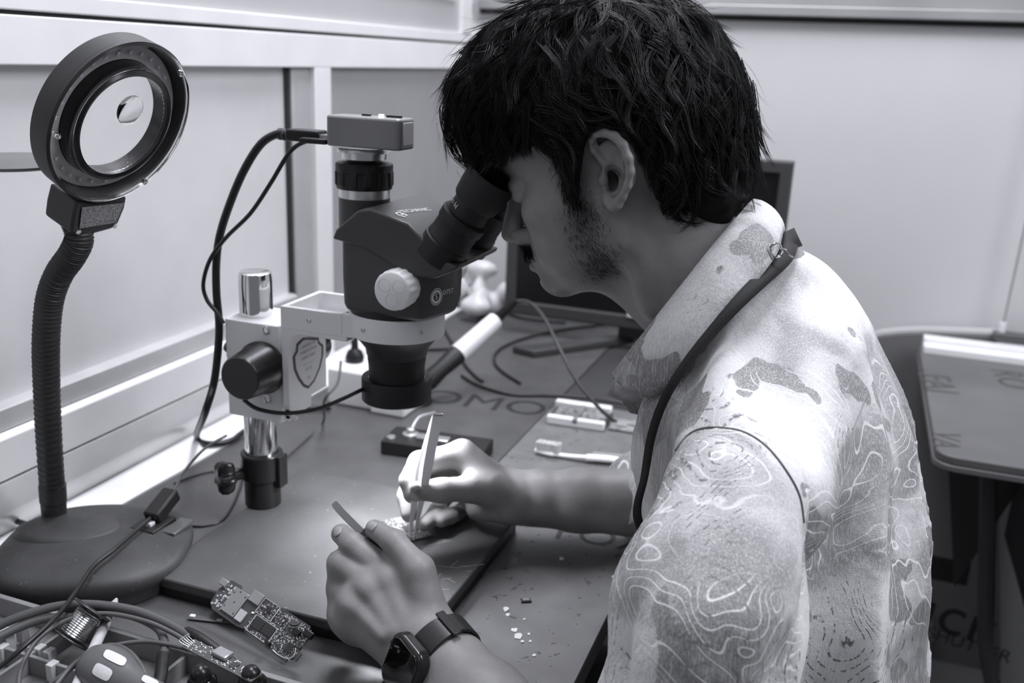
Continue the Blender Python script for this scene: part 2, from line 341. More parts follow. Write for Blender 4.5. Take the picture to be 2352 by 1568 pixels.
for k in range(16):
    c = D(rnd.uniform(960, 1090), rnd.uniform(1230, 1370), PZ+.0001); a = rnd.uniform(0, 3.14); L_ = rnd.uniform(.002, .012); dx = Vector((math.cos(a), math.sin(a), 0)); nx = Vector((-dx.y, dx.x, 0))*.0003
    b.add([c-dx*L_-nx, c+dx*L_-nx, c+dx*L_+nx, c-dx*L_+nx], [(0, 1, 2, 3)])
obj('scratches', b, mat('scratch', 150, .5), sm)
b = MB().lathe([(.0001, 0), (.0158, 0), (.0158, 0), (.0158, .215), (.0150, .2235), (.0135, .2245), (.0001, .2245)], (XCOL, YS, PZ)); obj('post', b, M_chrome, sm, ang=50)
zc = SY(603, 625, YS).z-PZ
me_ = bpy.data.objects['post']
for v in me_.data.vertices:
    if v.co.z > .15: v.co.z += zc-.2245
zk = SY(603, 1118, YS-.02).z-PZ; zt_ = SY(603, 1047, YS-.01).z-PZ
b = MB().lathe([(.0001, 0), (.0178, 0), (.0178, zk), (.0205, zk+.001), (.0208, zt_-.001), (.0195, zt_), (.0160, zt_), (.0160, zt_-.01)], (XCOL, YS, PZ+.0002)); b.bb((XCOL+.012, YS-.006, PZ+zk-.006), (XCOL+.0245, YS+.008, PZ+zt_-.001))
obj('post_socket', b, M_blk, sm, bevel=.0006)
def star_knob(c, ax, r, parent, name='clamp_knob'):
    c = Vector(c); ax = Vector(ax).normalized(); T = frame(c, Vector((0, 0, 1)).cross(ax), (0, 0, 1), ax); b = MB(); loops = []
    for h, s in ((-.007, .72), (-.005, .9), (0, 1), (.006, .95), (.009, .75), (.0095, .4)):
        loops.append([T @ Vector(((r*s*(.78+.22*math.cos(5*a)))*math.cos(a), (r*s*(.78+.22*math.cos(5*a)))*math.sin(a), h)) for a in [2*math.pi*i/60 for i in range(60)]])
    b.ring(loops); b.cyl(c-ax*.02, c, .006, seg=16); return obj(name, b, M_blk, parent, ang=60)
ax = Vector((-.6, -.8, 0)); zz = SY(525, 1062, YS).z
star_knob(Vector((XCOL, YS, zz))+ax*.036, ax, .018, sm)
# focus block
YF = .722; XL = SY(518, 840, YF).x; XR = SY(643, 840, YF).x; ztb = SY(580, 741, YF).z; zbb = SY(580, 960, YF).z
b = MB(); q = rrect(XR-XL, .056, .004, 3); b.prism([((XL+XR)/2+x, YF+.028+y, zbb) for x, y in q], (0, 0, ztb-zbb)); fb = obj('focus_block', b, M_cast, sm, bevel=.0008)
def screw(c, ax, r, parent):
    b = MB().lathe([(.0001, -.001), (r, -.001), (r, .0012), (r*.7, .0016), (r*.62, .0004), (.0001, .0004)], c, ax, 20, cap=False); return obj('screw', b, M_alu, parent)
for x, y in ((611, 758), (615, 916)): screw(SY(x, y, YF), (0, -1, 0), .0042, fb)
star_knob((XL-.010, YF+.034, SY(495, 812, YF).z), (-1, -.25, 0), .019, sm)
XK = SY(606, 842, YF).x; zK = SY(606, 842, YF).z; yd = SX(549, 861, XK).y
b = MB().lathe([(.0001, 0), (.0245, 0), (.0252, .002), (.0252, .005), (.0235, .007), (.0205, YF-yd-.002), (.019, YF-yd), (.0001, YF-yd)], (XK, YF, zK), (0, -1, 0), 64); obj('focus_knob', b, M_blk, sm, ang=40)
b = MB().lathe([(.0001, 0), (.0245, 0), (.0252, .002), (.0252, .005), (.0235, .007), (.0205, .032), (.019, .034), (.0001, .034)], (XK, YF+.056, zK), (0, 1, 0), 64); obj('focus_knob', b, M_blk, sm, ang=40)
# arm with pocket and carriage
YA = .716; xa0 = SY(645, 740, YA).x; xleg = SY(663, 850, YA).x; ztA = SY(645, 702, YA).z; zuA = SY(740, 777, YA).z; zlow = SY(663, 935, YA).z
XRC = SY(912, 745, YS).x; RR = .0430; yb_ = max(SX(750, 850, xleg).y, YA+.04)
zr_t = SY(912, 743, YS-RR).z; zr_b = SY(912, 797, YS-RR).z; xa1 = XRC-RR*.75
fil = [(xleg+.014*(1-math.cos(t)), zuA-.014*(1-math.sin(t))) for t in [k*math.pi/16 for k in range(9)]]
b = MB().prism([(xa0, YA, zlow), (xleg, YA, zlow)]+[(x, YA, z) for x, z in fil]+[(xa1, YA, zuA), (xa1, YA, zuA+.006), (xa0, YA, zuA+.006)], (0, yb_-YA, 0))
wt = .0045
arm = obj('arm', b, M_cast, sm, bevel=.0008); b = MB()
b.ring([[(x, y, z) for x, y in ((xa0+a-i*.0002, YA+a-i*.0002), (XRC-RR*.86, YA+a-i*.0002), (XRC-RR*.86, yb_-a+i*.0002), (xa0+a-i*.0002, yb_-a+i*.0002))] for a, z, i in ((0, zuA+.004, 1), (0, ztA, 1), (wt, ztA, 0), (wt, zuA+.008, 0))], cap=True)
obj('arm_pocket', b, M_cast, sm, bevel=.0008)
b = MB(); b.bb((XRC-RR*.90, YA+.0003, zuA+.0045), (XRC-RR*.58, YA+.008, ztA-.0003)); obj('arm_bridge', b, M_cast, arm); b = MB().bb((XRC-RR*.90, yb_-.008, zuA+.0045), (XRC-RR*.58, yb_-.0003, ztA-.0003)); obj('arm_bridge', b, M_cast, arm)
for x, y in ((710, 735),): screw(SY(x, y, YA), (0, -1, 0), .0022, arm)
b = MB().bb((xa0, YA+.002, zlow-.008), (xleg-.002, YA+.02, zlow)); b.bb((xa0+.002, YA+.001, zlow-.006), (xleg+.006, YA+.004, zlow-.003)); b.bb((xa0+.002, YA+.001, zlow-.012), (xleg+.006, YA+.004, zlow-.009)); b.bb((xa0, YA+.001, zlow-.014), (xleg-.001, YA+.004, zlow)); obj('cable_clip', b, M_cast, sm)
# shield shaped label
def LX(px, py): p = SX(px, py, xleg+.0002); return (xleg+.0002, p.y, p.z)
sh = [(695, 775), (681, 790), (680, 805), (672, 820), (675, 850), (685, 872), (697, 888), (708, 892), (722, 875), (735, 845), (742, 815), (742, 792), (733, 784), (731, 775)]
q = [LX(*p) for p in sh]; cx = sum(p[1] for p in q)/len(q); cz = sum(p[2] for p in q)/len(q)
b = MB().prism(q, (.0003, 0, 0)); lb = obj('shield_label', b, mat('label_border', 70, .5), sm)
b = MB().prism([(p[0], cx+(p[1]-cx)*.86, cz+(p[2]-cz)*.9) for p in q], (.0005, 0, 0)); obj('label_face', b, mat('label_face', 205, .5), lb)
for k, (s_, dz) in enumerate((('PASSED', .022), ('CHECKED OK', .0155), ('STEREO ZOOM', .010), ('INSPECTION', .004), ('~~~~~~~~', -.002), ('QC 05', -.008), ('OK', -.017))):
    text(s_, mat('label_ink', 150, .5), (xleg+.0009, cx, cz+dz), (0, 1, 0), (0, 0, 1), .0042, lb, ext=.00003)
# clamp ring
b = MB().lathe([(RR-.004, 0), (RR, 0), (RR, zr_t-zr_b), (RR-.004, zr_t-zr_b)], (XRC, YS, zr_b), seg=72, cap=False)
b.ring([[Vector((XRC, YS, z))+Vector((math.cos(a), math.sin(a), 0))*r for a in [2*math.pi*i/72 for i in range(72)]] for r, z in ((RR-.004, zr_b), (RR-.004, zr_t))], cap=False)
rg = obj('clamp_ring', b, M_cast, sm, bevel=.0006)
for a in (-90-16, -35): a = math.radians(a); screw(Vector((XRC+math.cos(a)*RR, YS+math.sin(a)*RR, (zr_b+zr_t)/2)), (math.cos(a), math.sin(a), 0), .002, rg)
# objective barrel and ring light
zo = lambda py, r: SY(910, py, YS-r).z
zb1, zb2, zb3, zb4 = zo(833, .027), zo(838, .027), zo(898, .027), zo(948, .032)
zl0, zl1 = zo(893, .032), zo(946, .032)
b = MB().lathe([(.0001, zr_t+.004), (RR-.006, zr_t+.004), (RR-.0055, zr_b+.002), (.0385, zr_b-.001), (.0285, zb1+.006), (.0275, zb1), (.0265, zb1-.001), (.0265, zb1-.005), (.0258, zb2-.008), (.0252, zl0), (.0252, zl0-.01), (.0001, zl0-.01)], (XRC, YS, 0), seg=64); obj('objective_barrel', b, M_blk2, sm, ang=40)
b = MB().lathe([(.026, zl0), (.0315, zl0), (.032, zl0-.001), (.032, zl1+.001), (.031, zl1), (.0215, zl1), (.0215, zl0-.004)], (XRC, YS, 0), seg=64, cap=False); rl = obj('ring_light', b, M_blk2, sm, ang=40)
b = MB().lathe([(.0225, zl1+.0012), (.0300, zl1+.0012)], (XRC, YS, 0), seg=64, cap=False); led = obj('led_diffuser', b, mat('led_diffuser', 250, .5, emit=6), rl)
l = bpy.data.lights.new('ring_light_lamp', 'AREA'); l.shape = 'DISK'; l.size = .055; l.energy = 1.05; l.spread = math.radians(140); l.color = (.96, .97, 1.05)
o = bpy.data.objects.new('ring_light_lamp', l); C.objects.link(o); o.location = (XRC, YS, zl1-.001)
# ---- scope body
def pq(Y, *pts): return [SY(x, y, Y) for x, y in pts]
YN, YR = .706, .794
low = pq(YN+.003, (772, 570), (776, 700), (1046, 700), (1046, 570)); xl_, xr_ = low[0].x, SY(1046, 650, YS-.002).x; zlo = zr_t+.004; zhi = low[0].z
cs = [(xl_, YN+.014), (xl_+.006, YN+.004), (xl_+.014, YN+.001), (SY(962, 650, YN).x, YN+.001), (SY(985, 650, YN+.01).x, YN+.006), (xr_-.0008, YS-.007), (xr_, YS-.004), (xr_, YS+.004), (xr_-.0008, YS+.007)]
cs += [(SY(985, 650, YN+.01).x, YR-.006), (SY(962, 650, YN).x, YR-.001), (xl_+.014, YR-.001), (xl_+.006, YR-.004), (xl_, YR-.014)]
ccx = sum(c[0] for c in cs)/len(cs)
b = MB(); L3 = []
for z, s in ((zlo-.001, .86), (zlo+.001, .95), (zlo+.006, .985), (zlo+.03, 1.0), (zhi+.004, 1.0), (zhi+.02, .97)): L3.append([(ccx+(x-ccx)*s, YS+(y-YS)*s, z) for x, y in cs])
b.ring(L3); body = obj('microscope_body', b, M_hood, sm, bevel=.002, ang=40)
hd = pq(YN-.003, (762, 549), (771, 527), (822, 482), (850, 479), (937, 513), (974, 552), (1025, 601), (1052, 612), (1046, 622), (1000, 640), (945, 636), (889, 603), (831, 568))
b = MB().prism(hd, (0, YR+.003-(YN-.003), 0)); hood = obj('binocular_housing', b, M_hood, sm, bevel=.0035, bseg=3, ang=40)
ctr = Vector((XRC, YS, zlo)); 
b = MB().lathe([(.001, .003), (.0415, .003), (.0415, -.004), (.038, -.0045)], ctr, (0, 0, 1), 64); obj('mount_collar', b, M_blk2, sm)
# logos: round emblem + letters on the slanted top, emblem on the chamfer
e = hd[4]-hd[3]; e.y = 0; e.normalize(); yy = Vector((0, 1, 0)); nn = Vector((-e.z, 0, e.x)); 
c0 = hd[3].lerp(hd[4], .60); c0.y = YS-.012; c0 += nn*.0004
text('MECHANIC', M_white, c0+yy*.006, (yy*.90+e*.2), (-e*1), .0085, hood, ext=.0001)
b = MB(); cc = c0-yy*.019
for i in range(24):
    a = 2*math.pi*i/24; a2 = 2*math.pi*(i+1)/24
    if 3 < i < 7: continue
    b.add([cc+(yy*math.cos(t)+e*math.sin(t))*r for t, r in ((a, .0055), (a2, .0055), (a2, .0035), (a, .0035))], [(0, 1, 2, 3)])
b.add([cc+yy*x+e*z for x, z in ((-.001, -.001), (.004, -.001), (.004, .001), (-.001, .001))], [(0, 1, 2, 3)]); obj('emblem', b, M_white, hood)
pA = Vector((cs[4][0], cs[4][1], 0)); pB = Vector((cs[5][0], cs[5][1], 0)); xd = (pB-pA).normalized(); nd = Vector((xd.y, -xd.x, 0))
zE = SY(1010, 686, YN+.012).z; o1 = pA.lerp(pB, .36)+nd*.0006; o1.z = zE
b = MB()
for r1, r2 in ((.0075, .0068), (.006, .0038)):
    for i in range(28):
        a, a2 = 2*math.pi*i/28, 2*math.pi*(i+1)/28
        b.add([o1+(xd*math.cos(t)+Vector((0, 0, 1))*math.sin(t))*r for t, r in ((a, r1), (a2, r1), (a2, r2), (a, r2))], [(0, 1, 2, 3)])
obj('emblem', b, M_white, body)
text('S', M_white, o1, xd, (0, 0, 1), .007, body)
o2 = pA.lerp(pB, .82)+nd*.0006; o2.z = zE+.002; text('D75T', M_white, o2, xd, (0, 0, 1), .0058, body)
# zoom knobs
for sg in (-1, 1):
    yb0 = YN+.001 if sg < 0 else YR-.001
    kc = SY(922, 659, YN); kc.y = yb0; L = .019
    b = MB().lathe([(.0001, -.002), (.0165, -.002), (.0172, .002), (.0172, .004), (.0172, L-.004), (.0165, L-.0015), (.0150, L), (.0001, L)], kc, (0, sg, 0), 96, knurl=(2, 4, .04, 3)); kn = obj('zoom_knob', b, M_ivory, sm, ang=50)
    if sg < 0:
        for a in (90+57, 90-57, -90):
            a = math.radians(a); p = kc+Vector((math.cos(a)*.0078, -L-.0003, math.sin(a)*.0078))
            b = MB().lathe([(.0056, 0), (.0052, -.0004), (.0046, -.0009), (.003, -.0013), (.0001, -.0015)], p+Vector((0, .0013, 0)), (0, -1, 0), 24, cap=False)
            b.v = [(x, y-.0012, z) for x, y, z in b.v]; obj('dimple', b, mat('dimple_grey', 168, .35), kn)
# eyepieces
s0, s1 = hd[4].copy(), hd[7].copy(); sd = (s1-s0); sd.y = 0; sd.normalize(); ea = Vector((-sd.z, 0, sd.x))
if ea.z < 0: ea = -ea
for k, ye_ in enumerate((YS-.031, YS+.031)):
    base = SY(1030, 552, YS-.031); base.y = ye_
    b = MB().lathe([(.0001, -.018), (.0205, -.018), (.0205, -.001), (.0195, 0), (.0195, .003), (.0188, .004), (.0188, .016), (.0200, .017), (.0204, .025), (.0192, .0265), (.0168, .027), (.0162, .044), (.0001, .044)], base, ea, 64)
    tb_ = obj('eyepiece_tube', b, M_blk2, sm, ang=35)
    b = MB().lathe([(.0001, .040), (.0185, .040), (.0195, .042), (.0208, .052), (.0214, .066), (.0208, .0675), (.0195, .067), (.018, .060), (.0001, .059)], base, ea, 64); cup = obj('eyecup', b, M_rub, tb_, ang=50)
    if k == 0:
        up_ = Vector((0, -1, 0)); side = ea
        for dd, s_ in ((0, 'oo 6d'),):
            n_ = (Vector((0, -1, 0))*.75+sd*-.66).normalized(); c = base+ea*.0335+n_*.0168
            text(s_, mat('grey_print', 175, .5), c, ea.cross(n_), ea, .006, tb_)
# trinocular tube, relay ring, camera
XT = SY(837, 440, YS).x; zT = lambda py, r: SY(837, py, YS-r*.3).z
def lt(name, prof, m, **k):
    return obj(name, MB().lathe([(r, zT(py, r)) for r, py in prof], (XT, YS, 0), seg=72, **k), m, sm, ang=35)
lt('trinocular_tube', [(.0001, 540), (.0225, 540), (.0225, 455), (.0001, 455)], M_hood)
lt('silver_ring', [(.0001, 458), (.0222, 458), (.0222, 434), (.0001, 434)], M_alu)
b = MB().lathe([(.0001, zT(434, .02)), (.0240, zT(434, .02)), (.0245, zT(428, .02)), (.0255, zT(424, .02)), (.0255, zT(397, .02)), (.0250, zT(394, .02)), (.0250, zT(378, .02)), (.024, zT(375, .02)), (.015, zT(373, .02)), (.015, zT(362, .02)), (.0001, zT(362, .02))], (XT, YS, 0), seg=120, knurl=(3, 4, .05, 5)); obj('focus_collar', b, M_blk2, sm, ang=30)
lt('camera_mount', [(.0001, 366), (.0190, 366), (.0195, 355), (.0195, 352), (.0232, 351), (.0232, 343), (.0225, 340), (.0001, 340)], M_alu)
YC = YS-.032; cxl, cxr = SY(746, 300, YC).x, SY(918, 300, YC).x; czt, czb = SY(830, 269, YC).z, SY(830, 341, YC).z; ycb = SX(937, 310, cxr).y
b = MB(); q = rrect(cxr-cxl, max(ycb-YC, .03), .005, 4); b.prism([((cxl+cxr)/2+x, YC+max(ycb-YC, .03)/2+y, czb) for x, y in q], (0, 0, czt-czb)); dc = obj('digital_camera', b, M_cam, sm, bevel=.002, bseg=3)
b = MB().bb((cxr-.001, YC+.006, czb+.004), (cxr+.0008, YC+.024, czt-.003)); obj('end_plate', b, mat('light_grey_plate', 190, .4), dc, bevel=.0004)
p = SY(876, 266, YC+.02); p.z = czt
b = MB().cyl(p-Vector((0, 0, .001)), p+Vector((0, 0, .0018)), .0022, seg=16); obj('status_light', b, mat('lit_led', 250, .4, emit=6), dc)
b = MB().rbox((p.x+.012, p.y, czt+.0006), (.014, .004, .002), .001); b.rbox((p.x-.014, p.y, czt+.0006), (.008, .004, .0016), .001); obj('button', b, M_blk2, dc)
# cables to the camera
def cab(name, pts, r, m, label, cat='cable', **k):
    return tag(obj(name, MB().tube(pts, r, 10, **k), m, ang=80), label, cat)
M_cab = mat('black_cable', 28, .4)
YP = YC+.02
th = [(664, 311), (640, 307), (600, 330), (560, 392), (527, 470), (505, 540), (497, 600), (497, 670), (503, 740), (501, 800), (491, 880), (470, 950)]
pts = [SY(x, y, YP-.002*i) for i, (x, y) in enumerate(th)]+[D(452, 1003, .757), D(478, 1019, .756), D(530, 1012, .756), D(562, 990, .756), D(640, 945, .756), D(760, 935, .756)]
hc = cab('video_cable', pts, .0037, M_cab, 'thick black cable bowing out left from the microscope camera down to the bench')
hx = SY(743, 311, YP).x
b = MB().bb((SY(668, 311, YP).x, YP-.009, SY(700, 324, YP).z), (hx-.001, YP+.009, SY(700, 297, YP).z)); obj('plug', b, M_blk2, hc, bevel=.0015)
b = MB().bb((hx-.004, YP-.006, SY(700, 316, YP).z), (cxl+.0005, YP+.006, SY(700, 305, YP).z)); obj('plug_tip', b, M_alu, hc)
p0, p1 = SY(640, 307, YP), SY(668, 311, YP); b = MB()
for t in (.15, .5, .85): b.cyl(p0.lerp(p1, t-.12), p0.lerp(p1, t+.12), .0052, seg=14)
obj('strain_relief', b, mat('grey_rubber', 60, .5), hc)
tn = [(735, 324), (702, 325), (665, 350), (622, 420), (575, 490), (520, 545), (483, 595), (467, 650), (475, 688), (497, 716), (514, 742)]
uc = cab('power_cable', [SY(x, y, YP-.014-.001*i) for i, (x, y) in enumerate(tn)], .0019, M_cab, 'thin black cable crossing the thick one left of the microscope post')
b = MB().bb((SY(694, 325, YP-.014).x, YP-.019, czb-.0005+.001), (cxl-.0005, YP-.010, SY(700, 321, YP-.014).z+.002)); obj('plug', b, M_blk2, uc, bevel=.001)
ll = [(838, 891), (800, 910), (740, 935), (690, 946), (640, 948), (590, 938), (560, 918)]
pts = [SY(838, 891, YS-.02)]+[SY(x, y, YA-.004-.004*(i > 3)) for i, (x, y) in enumerate(ll[1:])]
cab('light_cable', pts, .0019, M_cab, 'thin black cable sagging from the ring light across the white focus block')
# ================================================================ magnifier lamp
RC = P(281, 286, .72); vd = -ray(281, 286).normalized(); rr_ = (RT-vd*RT.dot(vd)).normalized(); uu_ = vd.cross(rr_); N = (rr_*.62-uu_*.45+vd*.645).normalized(); LU = (UP-N*UP.dot(N)).normalized(); LR = LU.cross(N)
ml = thing('magnifier_lamp', 'black gooseneck magnifier lamp with a round lens head at the far left of the bench', 'lamp', D(215, 1262, .7512))
M_lblk = mat('lamp_black', 44, .5, noise=(20, 4)); M_clear = mat('clear_cover', 245, .05, trans=1, ior=1.3)
def PLn(px, py, off=0):
    r = ray(px, py); o = RC+N*off; return EYE+r*((o-EYE).dot(N)/r.dot(N))
RO = .0655
b = MB().lathe([(.043, -.004), (.043, -.016), (.0625, -.020), (.0645, -.018), (RO, -.002), (RO, .000), (.0630, .001), (.0620, -.001), (.0615, -.010)], RC, N, 96, cap=False)
b.lathe([(.0615, -.010), (.0455, -.010)], RC, N, 96, cap=False); hdm = obj('lamp_head', b, M_lblk, ml, ang=40)
b = MB().lathe([(.0600, -.0095), (.0465, -.0095)], RC, N, 96, cap=False); pcb_ = obj('led_board', b, mat('led_board_grey', 170, .5), hdm)
b = MB().lathe([(.0400, -.016), (.0400, .003), (.0425, .004), (.0450, .002), (.0460, -.010)], RC, N, 96, cap=False); obj('lens_rim', b, mat('rim_black', 22, .25), hdm)
b = MB()
for k in range(28):
    if k in (3, 17): continue
    a = 2*math.pi*k/28; c = RC+(LR*math.cos(a)+LU*math.sin(a))*.0535-N*.0085; T = frame(c, LR*math.cos(a)+LU*math.sin(a), -LR*math.sin(a)+LU*math.cos(a)); b.box((0, 0, 0), (.0028, .0024, .002), T)
obj('led_chips', b, mat('led_chip', 200, .4), pcb_)
b = MB().lathe([(.0622, .0022), (.0650, .0010), (.0655, -.003)], RC, N, 96, cap=False)
b.lathe([(.0450, .003), (.0480, .0045), (.0600, .0045), (.0640, .0022)], RC, N, 96, cap=False); cv = obj('clear_ring_cover', b, mat('clear_plastic', 255, .06, trans=1, ior=1.12, spec=1), hdm, ang=60)
for a in (62, 200, 320):
    a = math.radians(a); c = RC+(LR*math.cos(a)+LU*math.sin(a))*.0600+N*.003; b = MB().lathe([(.0001, 0), (.0024, 0), (.0024, .0018), (.0012, .0024), (.0001, .002)], c, N, 16, cap=False); obj('screw', b, M_chrome, hdm)
b = MB().lathe([(.0001, .0065), (.014, .0055), (.028, .0035), (.040, .0000), (.0401, -.003), (.028, -.006), (.0001, -.009)], RC, N, 64, cap=False)
M_lens = mat('lens_glass', 255, 0, trans=1, ior=1.12, spec=.6); ln_ = obj('magnifying_lens', b, M_lens, hdm, ang=60)
c = PLn(300, 254, .006); b = MB().lathe([(.0001, .0022), (.006, .0018), (.0115, .0004), (.0118, -.001), (.0115, -.0015), (.0001, -.0015)], c, N, 40, cap=False); obj('bifocal_spot', b, mat('lens_spot', 255, 0, trans=1, ior=1.18), ln_, ang=60)
# neck housing below the ring
fp = [(178, 462), (235, 470), (292, 452), (287, 478), (272, 514), (258, 526), (200, 542), (176, 544), (163, 534), (168, 500)]
q = [PLn(x, y, -.002) for x, y in fp]; b = MB().prism(q, -N*.030)
nh = obj('neck_housing', b, M_lblk, ml, bevel=.002)
q = [PLn(x, y, -.0012) for x, y in ((188, 476), (284, 466), (266, 510), (182, 524))]; b = MB().prism(q, N*.0006)
mg = mat('speaker_grille', 105, .5, noise=(900, 60)); obj('grille', b, mg, nh)
for x, y in ((180, 532), (263, 518)): b = MB().lathe([(.0001, 0), (.0022, 0), (.002, .001), (.0001, .0012)], PLn(x, y, -.002), N, 16, cap=False); obj('screw', b, M_alu, nh)
gp = [(168, 500, .755), (182, 545, .758), (166, 585, .765), (135, 630, .775), (114, 690, .785), (106, 780, .80), (107, 880, .825), (112, 1000, .85), (120, 1118, .882)]
pts = catmull([P(*g) for g in gp], 34); n_ = len(pts)
b = MB().tube(pts, lambda t: .0106+.0006*math.sin(t*2*math.pi*n_/3.6), 24, smooth=False); obj('gooseneck', b, M_lblk, ml, ang=80)
g1 = P(120, 1112, .882); g0 = P(125, 1188, .892)
b = MB().cyl(g0, g0.lerp(g1, .55), .0108, .0112, 32).cyl(g0.lerp(g1, .5), g1, .0118, .0118, 32); obj('neck_collar', b, M_lblk, ml, bevel=.0006)
# base
BZ = .779; bc = D(218, 1240, BZ); e1 = Vector((1, .45, 0)).normalized(); e2 = Vector((-e1.y, e1.x, 0))
def supe(a, bb, z, n=2.6, k=72, off=(0, 0)):
    out = []
    for i in range(k):
        t = 2*math.pi*i/k; x = abs(math.cos(t))**(2/n)*a*math.copysign(1, math.cos(t)); y = abs(math.sin(t))**(2/n)*bb*math.copysign(1, math.sin(t))
        out.append(Vector((bc.x, bc.y, 0))+e1*(x+off[0])+e2*(y+off[1])+Vector((0, 0, z)))
    return out
A_, B_ = .082, .077
b = MB().ring([supe(A_*.93, B_*.93, .7513), supe(A_*.95, B_*.95, .762), supe(A_*.99, B_*.99, .766), supe(A_, B_, .770), supe(A_*.99, B_*.99, .775), supe(A_*.955, B_*.955, BZ-.001), supe(A_*.9, B_*.9, BZ+.001), supe(A_*.7, B_*.7, BZ+.0045), supe(A_*.4, B_*.4, BZ+.0065), supe(A_*.1, B_*.1, BZ+.0075)])
M_base = mat('lamp_base_dusty', 54, .55, noise=(28, 9), bump=(120, .2), speck=(420, .72, 110)); lbs = obj('lamp_base', b, M_base, ml, ang=50)
cc = D(160, 1215, BZ+.005); b = MB(); 
def ell(c, a, bb, z, k=48): return [Vector((c.x, c.y, z))+e1*math.cos(2*math.pi*i/k)*a+e2*math.sin(2*math.pi*i/k)*bb for i in range(k)]
b.ring([ell(cc, .047, .030, BZ+.001), ell(cc, .046, .029, BZ+.0065), ell(cc, .041, .024, BZ+.0085), ell(cc, .01, .008, BZ+.0095)]); obj('neck_boss', b, M_base, lbs, ang=60)
p = D(352, 1205, BZ+.004); T = frame(p, D(395, 1180, BZ)-D(330, 1215, BZ), (0, 0, 1), None); 
f1 = (D(385, 1185, BZ)-D(345, 1212, BZ)).normalized(); T = frame(p, f1, Vector((-f1.y, f1.x, 0)))
b = MB().box((0, 0, 0), (.034, .026, .006), T); obj('socket_well', b, mat('well_black', 25, .5), lbs, bevel=.001)
b = MB().box((-.006, 0, .004), (.007, .009, .004), T); obj('switch', b, mat('switch_white', 200, .4), lbs, bevel=.0006)
b = MB().box((.006, -.022, -.0005), (.03, .014, .003), T); obj('indicator_window', b, mat('smoked_window', 85, .25), lbs, bevel=.0006)
# opened round lid behind the head
lc = P(30, 377, .80); b = MB(); 
b.lathe([(.0001, 0), (.043, 0), (.045, .001), (.0455, .003), (.043, .004), (.0001, .0045)], lc, (.02, -.03, 1), 64); obj('lens_lid', b, mat('lid_grey', 105, .45), ml)
b = MB().tube([lc+Vector((.040, -.006, .002)), RC-N*.021-LR*.050-LU*.030], .003, 8, smooth=False); obj('lid_hinge', b, M_lblk, ml)
# plug + cable in the base
up = thing('charging_cable', 'black plug and cable standing in the socket of the magnifier lamp base', 'cable', D(372, 1190, BZ+.004))
pa, pb = D(352, 1186, BZ+.012), D(392, 1136, BZ+.022)
ax_ = (pb-pa).normalized(); T = frame(pa.lerp(pb, .5), ax_, Vector((-ax_.y, ax_.x, 0)))
b = MB().box((0, 0, 0), ((pb-pa).length+.006, .016, .013), T); obj('plug', b, M_blk2, up, bevel=.002)
cpts = [pa+Vector((0, 0, .001)), D(320, 1212, BZ+.012), D(262, 1262, BZ+.012), D(215, 1300, BZ+.010), D(172, 1362, .790), D(130, 1416, .7985), D(60, 1480, .796), D(-20, 1545, .785), D(-120, 1600, .777)]
b = MB().tube(cpts, .0019, 8); obj('cord', b, M_cab, up, ang=80)
b = MB().tube([pb, P(405, 1115, .93), P(425, 1080, .97), P(470, 1030, 1.0), P(520, 1000, 1.03)], .0014, 8); obj('cord', b, mat('grey_cable', 75, .5), up, ang=80)
